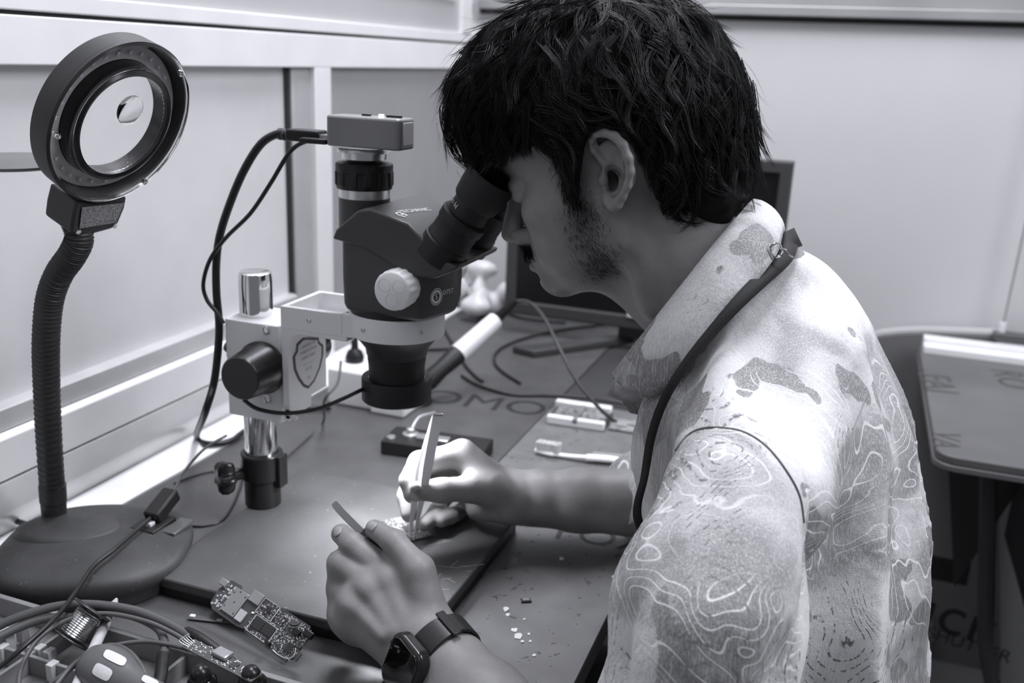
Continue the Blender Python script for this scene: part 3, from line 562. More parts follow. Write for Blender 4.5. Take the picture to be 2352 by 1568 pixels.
# ================================================================ signed distance modelling for the figure
class Field:
    def __init__(s, lo, hi, h):
        s.lo = np.array(lo, 'f'); s.h = h; s.n = np.ceil((np.array(hi)-np.array(lo))/h).astype(int)+1
        s.ax = [(s.lo[i]+h*np.arange(s.n[i])).astype('f') for i in range(3)]; s.d = np.full(tuple(s.n), .05, 'f')
    def win(s, c0, c1, r):
        sl = []
        for i in range(3):
            a = int(math.floor((min(c0[i], c1[i])-r-s.lo[i])/s.h)); b = int(math.ceil((max(c0[i], c1[i])+r-s.lo[i])/s.h))+1
            a, b = max(a, 0), min(b, int(s.n[i]))
            if a >= b: return None
            sl.append(slice(a, b))
        X = s.ax[0][sl[0]][:, None, None]; Y = s.ax[1][sl[1]][None, :, None]; Z = s.ax[2][sl[2]][None, None, :]
        return tuple(sl), X, Y, Z
    def mix(s, sl, v, k, sub):
        a = s.d[sl]
        if sub: v = -v; h = np.clip(.5-.5*(a-v)/k, 0, 1); s.d[sl] = a*(1-h)+v*h+k*h*(1-h)
        else: h = np.clip(.5+.5*(a-v)/k, 0, 1); s.d[sl] = a*(1-h)+v*h-k*h*(1-h)
    def cap(s, a, b, ra, rb=None, k=.004, sub=False, sc=None):
        rb = ra if rb is None else rb; a = np.array(a, 'f'); b = np.array(b, 'f')
        w_ = s.win(a, b, (max(ra, rb)*(max(sc) if sc else 1))+k+3*s.h)
        if w_ is None: return s
        sl, X, Y, Z = w_; q = np.array(sc, 'f') if sc else np.ones(3, 'f')
        aa, bb = a/q, b/q; v = bb-aa; px, py, pz = X/q[0]-aa[0], Y/q[1]-aa[1], Z/q[2]-aa[2]
        t = np.clip((px*v[0]+py*v[1]+pz*v[2])/max(float(v@v), 1e-12), 0, 1)
        dd = np.sqrt((px-v[0]*t)**2+(py-v[1]*t)**2+(pz-v[2]*t)**2)-(ra+(rb-ra)*t)
        s.mix(sl, dd*(min(q) if sc else 1), k, sub); return s
    def ell(s, c, r, k=.004, sub=False, M=None):
        c = np.array(c, 'f'); r = np.array(r, 'f'); w_ = s.win(c, c, max(r)+k+3*s.h)
        if w_ is None: return s
        sl, X, Y, Z = w_; x, y, z = X-c[0], Y-c[1], Z-c[2]
        if M is not None:
            x, y, z = (M[0][0]*x+M[0][1]*y+M[0][2]*z), (M[1][0]*x+M[1][1]*y+M[1][2]*z), (M[2][0]*x+M[2][1]*y+M[2][2]*z)
        k0 = np.sqrt((x/r[0])**2+(y/r[1])**2+(z/r[2])**2); k1 = np.sqrt((x/r[0]**2)**2+(y/r[1]**2)**2+(z/r[2]**2)**2)+1e-9
        s.mix(sl, k0*(k0-1)/k1, k, sub); return s
    def chain(s, pts, rad, k=.004, sub=False, sc=None):
        for i in range(len(pts)-1): s.cap(pts[i], pts[i+1], rad[i], rad[i+1], k, sub, sc)
        return s
    def mesh(s, smooth=1):
        d = s.d; S_ = d < 0; nx, ny, nz = d.shape
        acc = np.zeros((nx-1, ny-1, nz-1, 3), 'f'); cnt = np.zeros((nx-1, ny-1, nz-1), 'f'); quads = []
        for ax in range(3):
            s0 = [slice(None)]*3; s1 = [slice(None)]*3; s0[ax] = slice(0, -1); s1[ax] = slice(1, None)
            A, B = d[tuple(s0)], d[tuple(s1)]; cr = (A < 0) != (B < 0)
            I = np.argwhere(cr); t = (A[cr]/(A[cr]-B[cr])).astype('f'); pos = I.astype('f'); pos[:, ax] += t; flip = A[cr] < 0
            o1, o2 = [(1, 2), (2, 0), (0, 1)][ax]
            ok = (I[:, o1] > 0) & (I[:, o2] > 0) & (I[:, o1] < d.shape[o1]-1) & (I[:, o2] < d.shape[o2]-1)
            I, pos, flip = I[ok], pos[ok], flip[ok]; cells = []
            for da, db in ((0, 0), (1, 0), (1, 1), (0, 1)):
                J = I.copy(); J[:, o1] -= da; J[:, o2] -= db
                np.add.at(acc, (J[:, 0], J[:, 1], J[:, 2]), pos); np.add.at(cnt, (J[:, 0], J[:, 1], J[:, 2]), 1)
                cells.append((J[:, 0]*(ny-1)+J[:, 1])*(nz-1)+J[:, 2])
            q = np.stack(cells, 1); q[~flip] = q[~flip][:, ::-1]; quads.append(q)
        Q = np.concatenate(quads); use, inv = np.unique(Q, return_inverse=True); Q = inv.reshape(-1, 4)
        V = (acc.reshape(-1, 3)[use]/cnt.reshape(-1)[use][:, None])*s.h+s.lo
        for _ in range(smooth):
            ac = np.zeros_like(V); cn = np.zeros(len(V), 'f')
            for i, j in ((0, 1), (1, 2), (2, 3), (3, 0)):
                np.add.at(ac, Q[:, i], V[Q[:, j]]); np.add.at(cn, Q[:, i], 1); np.add.at(ac, Q[:, j], V[Q[:, i]]); np.add.at(cn, Q[:, j], 1)
            V = V*.5+.5*ac/cn[:, None]
        return V, Q
def npmesh(name, V, Q):
    me = bpy.data.meshes.new(name); k = Q.shape[1]
    me.vertices.add(len(V)); me.vertices.foreach_set('co', V.astype('f').ravel())
    me.loops.add(Q.size); me.loops.foreach_set('vertex_index', Q.ravel().astype('i'))
    me.polygons.add(len(Q)); me.polygons.foreach_set('loop_start', np.arange(0, Q.size, k, dtype='i')); me.update(calc_edges=True)
    me.polygons.foreach_set('use_smooth', np.ones(len(Q), bool)); return me
def T_(p): return tuple(float(a) for a in p)
# ---------------------------------------------------------------- head frame (x forward, y to his left, z up)
HS = .885; hp, hy = math.radians(17.5), math.radians(-6)
f0 = Vector((-math.cos(hy), math.sin(hy), 0)); hl = Vector((-math.sin(hy), -math.cos(hy), 0)); hf = f0*math.cos(hp)+Vector((0, 0, -math.sin(hp))); hu = hf.cross(hl)
HO = Vector((-.187, .758, 1.1245))
HM = Matrix(((hf.x*HS, hl.x*HS, hu.x*HS, HO.x), (hf.y*HS, hl.y*HS, hu.y*HS, HO.y), (hf.z*HS, hl.z*HS, hu.z*HS, HO.z), (0, 0, 0, 1))); HI = HM.inverted()
HMn = np.array(HM); HIn = np.array(HI)
def toL(px, py, Y): return T_(HI @ SY(px, py, Y))
def ear_local(px, py, off):            # ear drawn in the plane of the head's side
    y0 = .073+off; r = HI.to_3x3() @ ray(px, py); o = HI @ EYE; t = (y0-o.y)/r.y; return (o.x+r.x*t, y0, o.z+r.z*t)
def head_field(h=.0012):
    H = Field((-.125, -.098, -.20), (.135, .105, .145), h)
    H.ell((-.004, 0, .045), (.094, .074, .080), .01).ell((.038, 0, .045), (.057, .060, .060), .02).ell((-.036, 0, .030), (.058, .066, .058), .02)
    H.ell((.040, 0, -.025), (.046, .056, .070), .02)
    for s in (1, -1):
        H.cap((-.002, s*.049, -.050), (.063, s*.014, -.087), .014, .012, .022)
        H.cap((-.002, s*.052, -.050), (-.004, s*.060, .0), .012, .012, .02)
        H.ell((.052, s*.047, -.016), (.026, .017, .020), .016); H.ell((.050, s*.036, -.050), (.024, .020, .028), .018)
        H.cap((.086, s*.006, .030), (.070, s*.043, .032), .011, .009, .012)
        H.ell((.097, s*.033, .008), (.014, .016, .010), .010, sub=True)
        H.ell((.0745, s*.031, .007), (.0125, .0128, .0125), .002)
        H.ell((.0745, s*.031, .0105), (.0140, .0152, .0110), .0025)
        H.ell((.0735, s*.031, .001), (.0140, .0150, .0070), .003)
        H.ell((.094, s*.011, -.037), (.0105, .0065, .0068), .004)
    H.ell((.072, 0, -.086), (.014, .018, .013), .014)
    H.cap((.084, 0, .022), (.101, 0, -.022), .0070, .0075, .010).cap((.101, 0, -.022), (.107, 0, -.033), .0075, .0085, .006)
    for s in (1, -1): H.ell((.100, s*.0065, -.044), (.005, .0034, .0035), .002, sub=True)
    H.ell((.072, 0, -.060), (.020, .028, .028), .016)
    H.ell((.0885, 0, -.0565), (.0085, .022, .0058), .005).ell((.0870, 0, -.0675), (.0085, .019, .0058), .004)
    H.ell((.096, 0, -.0622), (.010, .024, .0010), .0025, sub=True)
    H.ell((.089, 0, -.0775), (.006, .016, .003), .006, sub=True)
    # neck
    n0, n1, n2 = (-.018, 0, -.040), toL(1610, 640, .765), toL(1690, 760, .78)
    H.chain([n0, n1, n2], [.054, .056, .062], .02); H.cap((.03, 0, -.075), toL(1540, 720, .76), .020, .022, .025)
    H.cap((-.01, .045, -.02), toL(1500, 700, .725), .016, .010, .016)
    return H
def add_ear(H):
    e = ear_local
    # plate, then rims
    c = e(1412, 385, .004); Mx = Matrix.Rotation(math.radians(-22), 3, 'Z') @ Matrix.Rotation(math.radians(8), 3, 'Y')
    ps = lambda L, off: [e(x, y, off+o) for x, y, o in L]
    base = ps([(1392, 345, 0), (1425, 372, .004), (1425, 415, .003), (1412, 450, 0)], .001); H.chain(base, [.0125, .0145, .011, .0085], .004, sc=(1, .42, 1)) if False else None
    for (x, y, o, r) in ((1404, 350, .005, .0105), (1420, 365, .007, .0150), (1424, 400, .006, .0140), (1414, 438, .002, .0105), (1410, 462, .001, .0075)):
        q = e(x, y, o); H.ell(q, (r, .0042, r*1.1), .004)
    hel = ps([(1402, 378, .002), (1384, 362, .002), (1368, 342, .003), (1364, 324, .005), (1373, 309, .008), (1392, 304, .010), (1414, 312, .013), (1433, 333, .016), (1445, 362, .018), (1449, 392, .017), (1443, 424, .013), (1430, 448, .009), (1418, 466, .006), (1408, 470, .004), (1400, 458, .003), (1394, 442, .001)], 0)
    hel = [(a_, b_+.005, c_) for a_, b_, c_ in hel]
    H.chain(hel, [.0028, .0034, .0040, .0036, .0036, .0036, .0038, .0040, .0040, .0038, .0036, .0042, .0052, .0050, .0045, .0035], .0025)
    H.chain(ps([(1400, 442, .003), (1414, 438, .006), (1425, 420, .009), (1431, 395, .011), (1429, 368, .011), (1418, 345, .009), (1405, 330, .007)], 0), [.003, .003, .003, .003, .003, .0028, .0022], .002)
    H.ell(e(1414, 368, .0115), (.0045, .0035, .0085), .003, sub=True)
    H.ell(e(1408, 412, .0125), (.0088, .0115, .0125), .0025, sub=True); H.chain(ps([(1378, 328, .0125), (1388, 350, .0125), (1398, 366, .0125)], 0), [.0050, .0050, .0035], .002, sub=True); H.chain(ps([(1425, 345, .0185), (1438, 372, .0200), (1440, 400, .0190), (1434, 425, .0150)], 0), [.0028, .003, .003, .0026], .0018, sub=True); H.ell(e(1404, 416, .000), (.0055, .020, .0085), .002, sub=True)
    H.chain(ps([(1386, 398, .0025), (1385, 414, .0045), (1391, 430, .002)], 0), [.003, .0038, .003], .003)
    H.ell(e(1388, 330, .0115), (.010, .0026, .004), .002, sub=True)
Hf = head_field(); add_ear(Hf); Vh, Qh = Hf.mesh(1)
def xf(V, M): return V @ M[:3, :3].T.astype('f')+M[:3, 3].astype('f')
Vh_w = xf(Vh, HMn)
# the far ear, mirrored from the near one, is covered by hair and head
def Pn(px, py, d): return T_(P(px, py, d))
# ---------------------------------------------------------------- right hand (far side, holding tweezers) and forearm
R = Field(T_(Vector(Pn(1190, 1120, .93))-Vector((.17, .14, .09))), T_(Vector(Pn(1190, 1120, .93))+Vector((.17, .15, .11))), .0015)
R.chain([Pn(1470, 1148, .925), Pn(1330, 1142, .925), Pn(1235, 1138, .925), Pn(1185, 1138, .925)], [.0315, .0265, .0235, .0215], .01)
R.chain([Pn(1470, 1168, .94), Pn(1330, 1160, .94), Pn(1200, 1160, .94)], [.028, .024, .020], .012)
wr = Pn(1180, 1140, .925)
mc = {'i': Pn(1062, 1042, .905), 'm': Pn(1058, 1062, .930), 'r': Pn(1064, 1102, .950), 'p': Pn(1085, 1148, .955)}
for q, r in (('i', .0120), ('m', .0120), ('r', .0115), ('p', .0105)): R.cap(wr, mc[q], .0185, r, .012)
R.cap(Pn(1165, 1150, .915), Pn(1100, 1165, .93), .019, .013, .014)
R.chain([mc['i'], Pn(963, 1062, .885), Pn(940, 1104, .877), Pn(946, 1136, .874)], [.0118, .0105, .0092, .0078], .003)
R.chain([mc['m'], Pn(952, 1086, .912), Pn(935, 1140, .902), Pn(940, 1180, .893)], [.0120, .0106, .0094, .0080], .003)
R.chain([mc['r'], Pn(1012, 1150, .960), Pn(1000, 1180, .925), Pn(975, 1204, .905)], [.0100, .0090, .0082, .0068], .003)
R.chain([mc['p'], Pn(1060, 1175, .970), Pn(1035, 1185, .93), Pn(1012, 1196, .915)], [.0095, .0085, .0078, .0065], .003)
R.chain([Pn(1140, 1130, .905), Pn(1078, 1122, .885), Pn(1015, 1126, .872), Pn(966, 1126, .867)], [.0175, .0120, .0106, .0094], .006)
R.cap(mc['i'], Pn(1120, 1110, .898), .010, .013, .012)
R.ell(Pn(953, 1122, .858), (.005, .004, .006), .003)
Vr, Qr = R.mesh(1); Vr[:, 2] = np.maximum(Vr[:, 2], np.where((Vr[:, 0] < PX1) & (Vr[:, 1] < PY1), PZ+.0004, .7506))
# ---------------------------------------------------------------- left hand (near, back of the hand up) and forearm
c = Vector(Pn(920, 1400, .71)); Lf = Field(T_(c-Vector((.10, .15, .11))), T_(c+Vector((.15, .10, .09))), .0014)
Lf.chain([Pn(1240, 1760, .615), Pn(1115, 1620, .655), Pn(1035, 1535, .680), Pn(985, 1470, .700)], [.0330, .0290, .0250, .0230], .012)
Lf.chain([Pn(1180, 1790, .625), Pn(1060, 1650, .665), Pn(985, 1560, .69), Pn(945, 1485, .71)], [.031, .0265, .0235, .0215], .014)
w1, w2 = Pn(975, 1455, .705), Pn(930, 1470, .71)
L_ = {'i': Pn(896, 1322, .724), 'm': Pn(850, 1342, .722), 'r': Pn(815, 1378, .722), 'p': Pn(800, 1424, .724)}
for q, w_, r in (('i', w1, .0125), ('m', w1, .0120), ('r', w2, .0115), ('p', w2, .0110)): Lf.cap(w_, L_[q], .0185, r, .013)
Lf.cap(Pn(900, 1440, .735), Pn(860, 1390, .75), .022, .017, .016)
for a, b_ in (('i', 'm'), ('m', 'r'), ('r', 'p')): Lf.cap(L_[a], L_[b_], .0105, .0105, .008)
Lf.chain([L_['i'], Pn(810, 1250, .735), Pn(784, 1226, .750), Pn(782, 1224, .770)], [.0115, .0092, .0074, .0066], .0025)
Lf.chain([L_['m'], Pn(788, 1296, .735), Pn(778, 1292, .756), Pn(800, 1268, .772)], [.0115, .0104, .0090, .0078], .003)
Lf.chain([L_['r'], Pn(790, 1346, .748), Pn(800, 1335, .768), Pn(820, 1305, .778)], [.0112, .0100, .0088, .0076], .004)
Lf.chain([L_['p'], Pn(796, 1396, .752), Pn(806, 1380, .768), Pn(828, 1350, .777)], [.0105, .0090, .0080, .0070], .004)
Lf.chain([Pn(784, 1300, .742), Pn(786, 1350, .738), Pn(790, 1410, .735), Pn(815, 1450, .73)], [.0085, .0092, .0098, .0100], .010)
Lf.chain([Pn(985, 1425, .705), Pn(962, 1308, .708), Pn(905, 1244, .722), Pn(860, 1214, .735)], [.0165, .0112, .0088, .0072], .005)
Lf.cap(L_['i'], Pn(955, 1340, .716), .009, .011, .013)
for q, k_ in (('i', (940, 1440)), ('m', (905, 1440)), ('r', (880, 1450))):        # extensor tendons
    Lf.cap(Vector(L_[q])-fw*.0092, Vector(Pn(*k_, .700))-fw*.0095, .0034, .0028, .008)
for q in 'imr': Lf.ell(Vector(L_[q])-fw*.0095, (.0080, .0080, .0065), .007)
Vl, Ql = Lf.mesh(1); Vl[:, 2] = np.maximum(Vl[:, 2], np.where((Vl[:, 0] < PX1) & (Vl[:, 1] > PY0), PZ+.0004, .7506))
def join(parts):
    V = []; Q = []; n = 0
    for v, q in parts: V.append(v); Q.append(q+n); n += len(v)
    return np.concatenate(V), np.concatenate(Q)
# inner body that carries head, arms and legs (below the clothes)
SHN, SHF = Vector(SY(1690, 1140, .585)), Vector(SY(1690, 1140, .585)); SHF.y = .95
c0, c1, c2, c3, c4 = [SY(*p) for p in ((1765, 705, .77), (1790, 800, .77), (1800, 1000, .77), (1815, 1250, .77), (1835, 1620, .77))]
HIP = Vector((c4.x-.02, .77, .50)); KN, KF = Vector((HIP.x-.36, .62, .50)), Vector((HIP.x-.36, .92, .50))
B = Field((-.55, .40, .02), (.35, 1.10, 1.15), .008)
B.chain([c0, c1, c2, c3, c4, HIP], [.04, .05, .07, .08, .085, .09], .03, sc=(1, 1.45, 1))
B.chain([T_(HI @ Vector((0, 0, 0)))]*2, [.001, .001], .01)
B.cap(SHN, SHF, .035, .035, .03); ELN, ELF = P(1545, 1760, .60), P(1640, 1180, .99)
B.chain([SHN, ELN, P(1240, 1760, .615)], [.038, .032, .030], .02); B.chain([SHF, ELF, P(1470, 1150, .93)], [.038, .033, .029], .02)
for kn, s_ in ((KN, -1), (KF, 1)):
    h0 = HIP+Vector((0, s_*.09, 0)); B.chain([h0, kn, kn+Vector((.02, 0, -.40))], [.075, .05, .035], .02); B.cap(kn+Vector((.02, 0, -.44)), kn+Vector((-.10, 0, -.455)), .03, .022, .02)
B.cap(SY(1740, 700, .77), SY(1640, 640, .765), .05, .045, .03)
Vb, Qb = B.mesh(1)
Vp, Qp = join([(Vh_w, Qh), (Vr, Qr), (Vl, Ql), (Vb, Qb)])
me = npmesh('person', Vp, Qp)
# skin colour, with beard shade, moustache, lips and brows as painted areas of real colour
lx = xf(Vp, HIn.astype('f')); bd = np.zeros(len(Vp), 'f'); nh_ = len(Vh_w)
x, y, z = lx[:nh_, 0], np.abs(lx[:nh_, 1]), lx[:nh_, 2]
def g(u, a, b_): t = np.clip((u-a)/(b_-a), 0, 1); return t*t*(3-2*t)
jaw = g(x, -.01, .015)*(1-g(x, .022, .052))*(1-g(z, -.035, -.005))*g(z, -.105, -.080)*g(y, .025, .040)
side = np.exp(-((x-.022-.1*np.maximum(0, -z-.03))/.010)**2)*(1-g(z, .02, .045))*g(z, -.09, -.05)*g(y, .04, .05)
stache = g(x, .075, .085)*np.exp(-((z+.0505)/.0045)**2)*(1-g(y, .022, .030))
chinb = g(x, .05, .07)*np.exp(-((z+.099)/.008)**2)*(1-g(y, .02, .035))*.5
brow = np.exp(-((z-.034-.05*(y-.03))/.0045)**2)*g(y, .008, .014)*(1-g(y, .046, .054))*g(x, .055, .065)
scalp = g(z+.25*x, .062, .075)
bd[:nh_] = np.clip(jaw*.5+side*.22+stache*.95+chinb+brow*.9+scalp, 0, 1)
at = me.attributes.new('beard', 'FLOAT', 'POINT'); at.data.foreach_set('value', bd)
M_skin = bpy.data.materials.new('skin'); M_skin.use_nodes = True; nt = M_skin.node_tree; pb = nt.nodes['Principled BSDF']
pb.inputs['Roughness'].default_value = .48; pb.inputs['Specular IOR Level'].default_value = .35; pb.inputs['Subsurface Weight'].default_value = .0
def N_(t, **k):
    n = nt.nodes.new(t)
    for a, v in k.items(): n.inputs[a].default_value = v
    return n
tc = N_('ShaderNodeTexCoord'); n1 = N_('ShaderNodeTexNoise', Scale=35.0, Detail=5.0); n2 = N_('ShaderNodeTexNoise', Scale=420.0, Detail=3.0); n3 = N_('ShaderNodeTexNoise', Scale=900.0, Detail=2.0)
for n in (n1, n2, n3): nt.links.new(tc.outputs['Object'], n.inputs['Vector'])
rp_ = nt.nodes.new('ShaderNodeValToRGB'); SK = 132
for e_, p_, v_ in ((rp_.color_ramp.elements[0], .3, SK-9), (rp_.color_ramp.elements[1], .7, SK+9)): c = lin(v_); e_.position = p_; e_.color = (c, c*.985, c*.97, 1)
nt.links.new(n1.outputs[0], rp_.inputs[0])
av = nt.nodes.new('ShaderNodeAttribute'); av.attribute_name = 'beard'
ml_ = nt.nodes.new('ShaderNodeMath'); ml_.operation = 'MULTIPLY'; ad = nt.nodes.new('ShaderNodeMapRange'); ad.inputs[1].default_value = .3; ad.inputs[2].default_value = .6; ad.inputs[3].default_value = .45; ad.inputs[4].default_value = 1.0
nt.links.new(n3.outputs[0], ad.inputs[0]); nt.links.new(av.outputs['Fac'], ml_.inputs[0]); nt.links.new(ad.outputs[0], ml_.inputs[1])
mx = nt.nodes.new('ShaderNodeMix'); mx.data_type = 'RGBA'; c = lin(38); mx.inputs[7].default_value = (c, c, c, 1)
nt.links.new(ml_.outputs[0], mx.inputs[0]); nt.links.new(rp_.outputs[0], mx.inputs[6]); nt.links.new(mx.outputs[2], pb.inputs['Base Color'])
bp = N_('ShaderNodeBump', Strength=.25, Distance=.0006); nt.links.new(n2.outputs[0], bp.inputs['Height']); nt.links.new(bp.outputs[0], pb.inputs['Normal'])
me.materials.append(M_skin)
person = link('person', me, origin=(HIP.x, .77, 0)); tag(person, 'person in a pale patterned shirt bent over the eyepieces, holding tweezers and a pry tool', 'person')
# ================================================================ clothes
M_shirt = bpy.data.materials.new('printed_linen'); M_shirt.use_nodes = True; nt = M_shirt.node_tree; pb = nt.nodes['Principled BSDF']; pb.inputs['Roughness'].default_value = .85; pb.inputs['Specular IOR Level'].default_value = .15
tc = N_('ShaderNodeTexCoord'); mp = nt.nodes.new('ShaderNodeMapping'); nt.links.new(tc.outputs['Object'], mp.inputs[0])
def ramp(src, stops):
    r = nt.nodes.new('ShaderNodeValToRGB'); el = r.color_ramp.elements
    while len(el) < len(stops): el.new(.5)
    for e_, (p_, v_) in zip(el, stops): e_.position = p_; e_.color = (v_, v_, v_, 1)
    nt.links.new(src, r.inputs[0]); return r.outputs[0]
def math_(op, a, b_=None):
    n = nt.nodes.new('ShaderNodeMath'); n.operation = op
    for i, v in enumerate((a, b_)):
        if v is None: continue
        if isinstance(v, (int, float)): n.inputs[i].default_value = v
        else: nt.links.new(v, n.inputs[i])
    return n.outputs[0]
def noise(sc, det=3, dist=0, off=0):
    n = N_('ShaderNodeTexNoise', Scale=float(sc), Detail=float(det), Distortion=float(dist)); m2 = nt.nodes.new('ShaderNodeMapping'); m2.inputs[1].default_value = (off, off*.7, off*1.3); nt.links.new(tc.outputs['Object'], m2.inputs[0]); nt.links.new(m2.outputs[0], n.inputs['Vector']); return n.outputs[0]
blot = ramp(noise(9, 3, .5, 3), [(.36, lin(142)), (.44, lin(164)), (.49, lin(196)), (.56, lin(212)), (.68, lin(228))])
def mixc(f, a, v):
    m = nt.nodes.new('ShaderNodeMix'); m.data_type = 'RGBA'; nt.links.new(f, m.inputs[0]); nt.links.new(a, m.inputs[6])
    if isinstance(v, float): m.inputs[7].default_value = (v, v, v, 1)
    else: nt.links.new(v, m.inputs[7])
    return m.outputs[2]
# leaf shaped darker patches with hard edges
vn = nt.nodes.new('ShaderNodeTexVoronoi'); vn.inputs['Scale'].default_value = 14; vn.inputs['Randomness'].default_value = 1; vv = nt.nodes.new('ShaderNodeVectorMath'); vv.operation = 'ADD'
nn1 = N_('ShaderNodeTexNoise', Scale=26.0, Detail=1.5); nt.links.new(tc.outputs['Object'], nn1.inputs['Vector']); sc_ = nt.nodes.new('ShaderNodeVectorMath'); sc_.operation = 'SCALE'; sc_.inputs[3].default_value = .085; nt.links.new(nn1.outputs[1], sc_.inputs[0]); nt.links.new(tc.outputs['Object'], vv.inputs[0]); nt.links.new(sc_.outputs[0], vv.inputs[1]); nt.links.new(vv.outputs[0], vn.inputs['Vector'])
patch = ramp(vn.outputs['Distance'], [(.33, 1), (.345, 0)]); speck = ramp(noise(700, 1, 0, 1), [(.40, .75), (.62, 1)])
col = mixc(math_('MULTIPLY', patch, speck), blot, lin(132))
# bunches of parallel contour lines
cn = noise(8, 2.2, 1.1, 7); fr = math_('FRACT', math_('MULTIPLY', cn, 25.0)); line = ramp(fr, [(.42, 0), (.475, 1), (.525, 1), (.58, 0)])
bun = ramp(noise(8, 1, 0, 23), [(.50, 0), (.55, 1)]); col = mixc(math_('MULTIPLY', math_('MULTIPLY', line, bun), .85), col, lin(244))
cn2 = noise(9, 1.3, .8, 31); fr2 = math_('FRACT', math_('MULTIPLY', cn2, 30.0)); l2 = ramp(fr2, [(.36, 0), (.46, 1), (.54, 1), (.64, 0)])
dash = ramp(noise(260, 1, 0, 3), [(.46, 0), (.54, 1)])
bun2 = ramp(noise(7, 1, 0, 51), [(.55, 0), (.58, 1)]); col = mixc(math_('MULTIPLY', math_('MULTIPLY', l2, bun2), dash), col, lin(118))
slub = nt.nodes.new('ShaderNodeTexNoise'); ms = nt.nodes.new('ShaderNodeMapping'); ms.inputs[3].default_value = (900, 900, 60); ms.inputs[2].default_value = (.3, .5, 0); nt.links.new(tc.outputs['Object'], ms.inputs[0]); nt.links.new(ms.outputs[0], slub.inputs['Vector']); slub.inputs['Scale'].default_value = 1
col = mixc(ramp(slub.outputs[0], [(.48, 0), (.66, .28)]), col, lin(245)); col2 = mixc(ramp(slub.outputs[0], [(.30, .22), (.45, 0)]), col, lin(150))
nt.links.new(col2, pb.inputs['Base Color'])
bp = N_('ShaderNodeBump', Strength=.35, Distance=.0008); nt.links.new(noise(1100, 1), bp.inputs['Height']); bp2 = N_('ShaderNodeBump', Strength=.5, Distance=.004); nt.links.new(noise(38, 4, .4, 2), bp2.inputs['Height']); nt.links.new(bp.outputs[0], bp2.inputs['Normal']); nt.links.new(bp2.outputs[0], pb.inputs['Normal'])
def wrinkle(F_, fn):
    X = F_.ax[0][:, None, None]; Y = F_.ax[1][None, :, None]; Z = F_.ax[2][None, None, :]; F_.d += fn(X, Y, Z).astype('f')
TF = Field((-.17, .50, .52), (.27, 1.03, 1.20), .0042)
TF.chain([c0, c1, c2, c3, c4, HIP], [.046, .066, .090, .098, .102, .104], .03, sc=(1, 1.40, 1))
TF.cap(SY(1775, 770, .77), SHN+Vector((0, .012, .004)), .042, .042, .035).cap(SY(1775, 770, .77), SHF+Vector((0, -.01, .005)), .042, .046, .035)
TF.cap(c1, SHN+Vector((.02, .03, -.01)), .05, .042, .03)
TF.cap(SY(1605, 985, .70), SY(1600, 1280, .70), .034, .038, .04)
TF.cap(SY(1600, 910, .725), SY(1580, 1020, .72), .028, .03, .03)
# neck opening
TF.chain([SY(1560, 700, .765), SY(1650, 690, .765), SY(1690, 740, .77)], [.05, .058, .05], .008, sub=True)
def wr(X, Y, Z):
    u = (X-c2.x); a = np.arctan2(Y-.77, u)
    f = .0075*(2*np.abs(np.sin(a*5.5+Z*5+1.2*np.sin(Z*10)))-1.2)*np.clip((1.02-Z)/.12, 0, 1)
    f = f+.0025*np.sin((Z*70+X*90+4*np.sin(Y*22)))*np.clip((Z-.93)/.05, 0, 1)*np.clip((1.08-Z)/.05, 0, 1)
    return f
wrinkle(TF, wr); Vt, Qt = TF.mesh(2)
shirt = link('shirt', npmesh('shirt', Vt, Qt), person); shirt.data.materials.append(M_shirt)
def sleeve(sh, mid, el, rs, name):
    lo = Vector([min(a[i] for a in (sh, mid, el)) for i in range(3)])-Vector((.1, .1, .1)); hi = Vector([max(a[i] for a in (sh, mid, el)) for i in range(3)])+Vector((.1, .1, .1))
    S = Field(T_(lo), T_(hi), .0036); S.chain([sh, mid, el], rs, .03)
    ax = (el-sh).normalized(); o = sh
    def f(X, Y, Z):
        t = (X-o.x)*ax.x+(Y-o.y)*ax.y+(Z-o.z)*ax.z; px, py = X-o.x-ax.x*t, Y-o.y-ax.y*t; a = np.arctan2(py, px)
        return .0075*(1.25-2*np.abs(np.sin(a*2+t*7+.9*np.sin(t*15))))*.9*np.clip((t+.01)/.08, 0, 1)+.0016*np.sin(a*11-t*30)*np.clip(t/.08, 0, 1)
    wrinkle(S, f); V, Q = S.mesh(2)
    t = (V[:, 0]-o.x)*ax.x+(V[:, 1]-o.y)*ax.y+(V[:, 2]-o.z)*ax.z
    ob = link(name, npmesh(name, V, Q), person); ob.data.materials.append(M_shirt); return ob
sl_n = sleeve(SHN+Vector((0, -.004, -.001)), P(1632, 1400, .590), P(1560, 1800, .600), [.0480, .0500, .062], 'sleeve')
sl_f = sleeve(SHF, ELF+Vector((0, 0, .02)), P(1482, 1140, .935), [.052, .050, .040], 'sleeve')
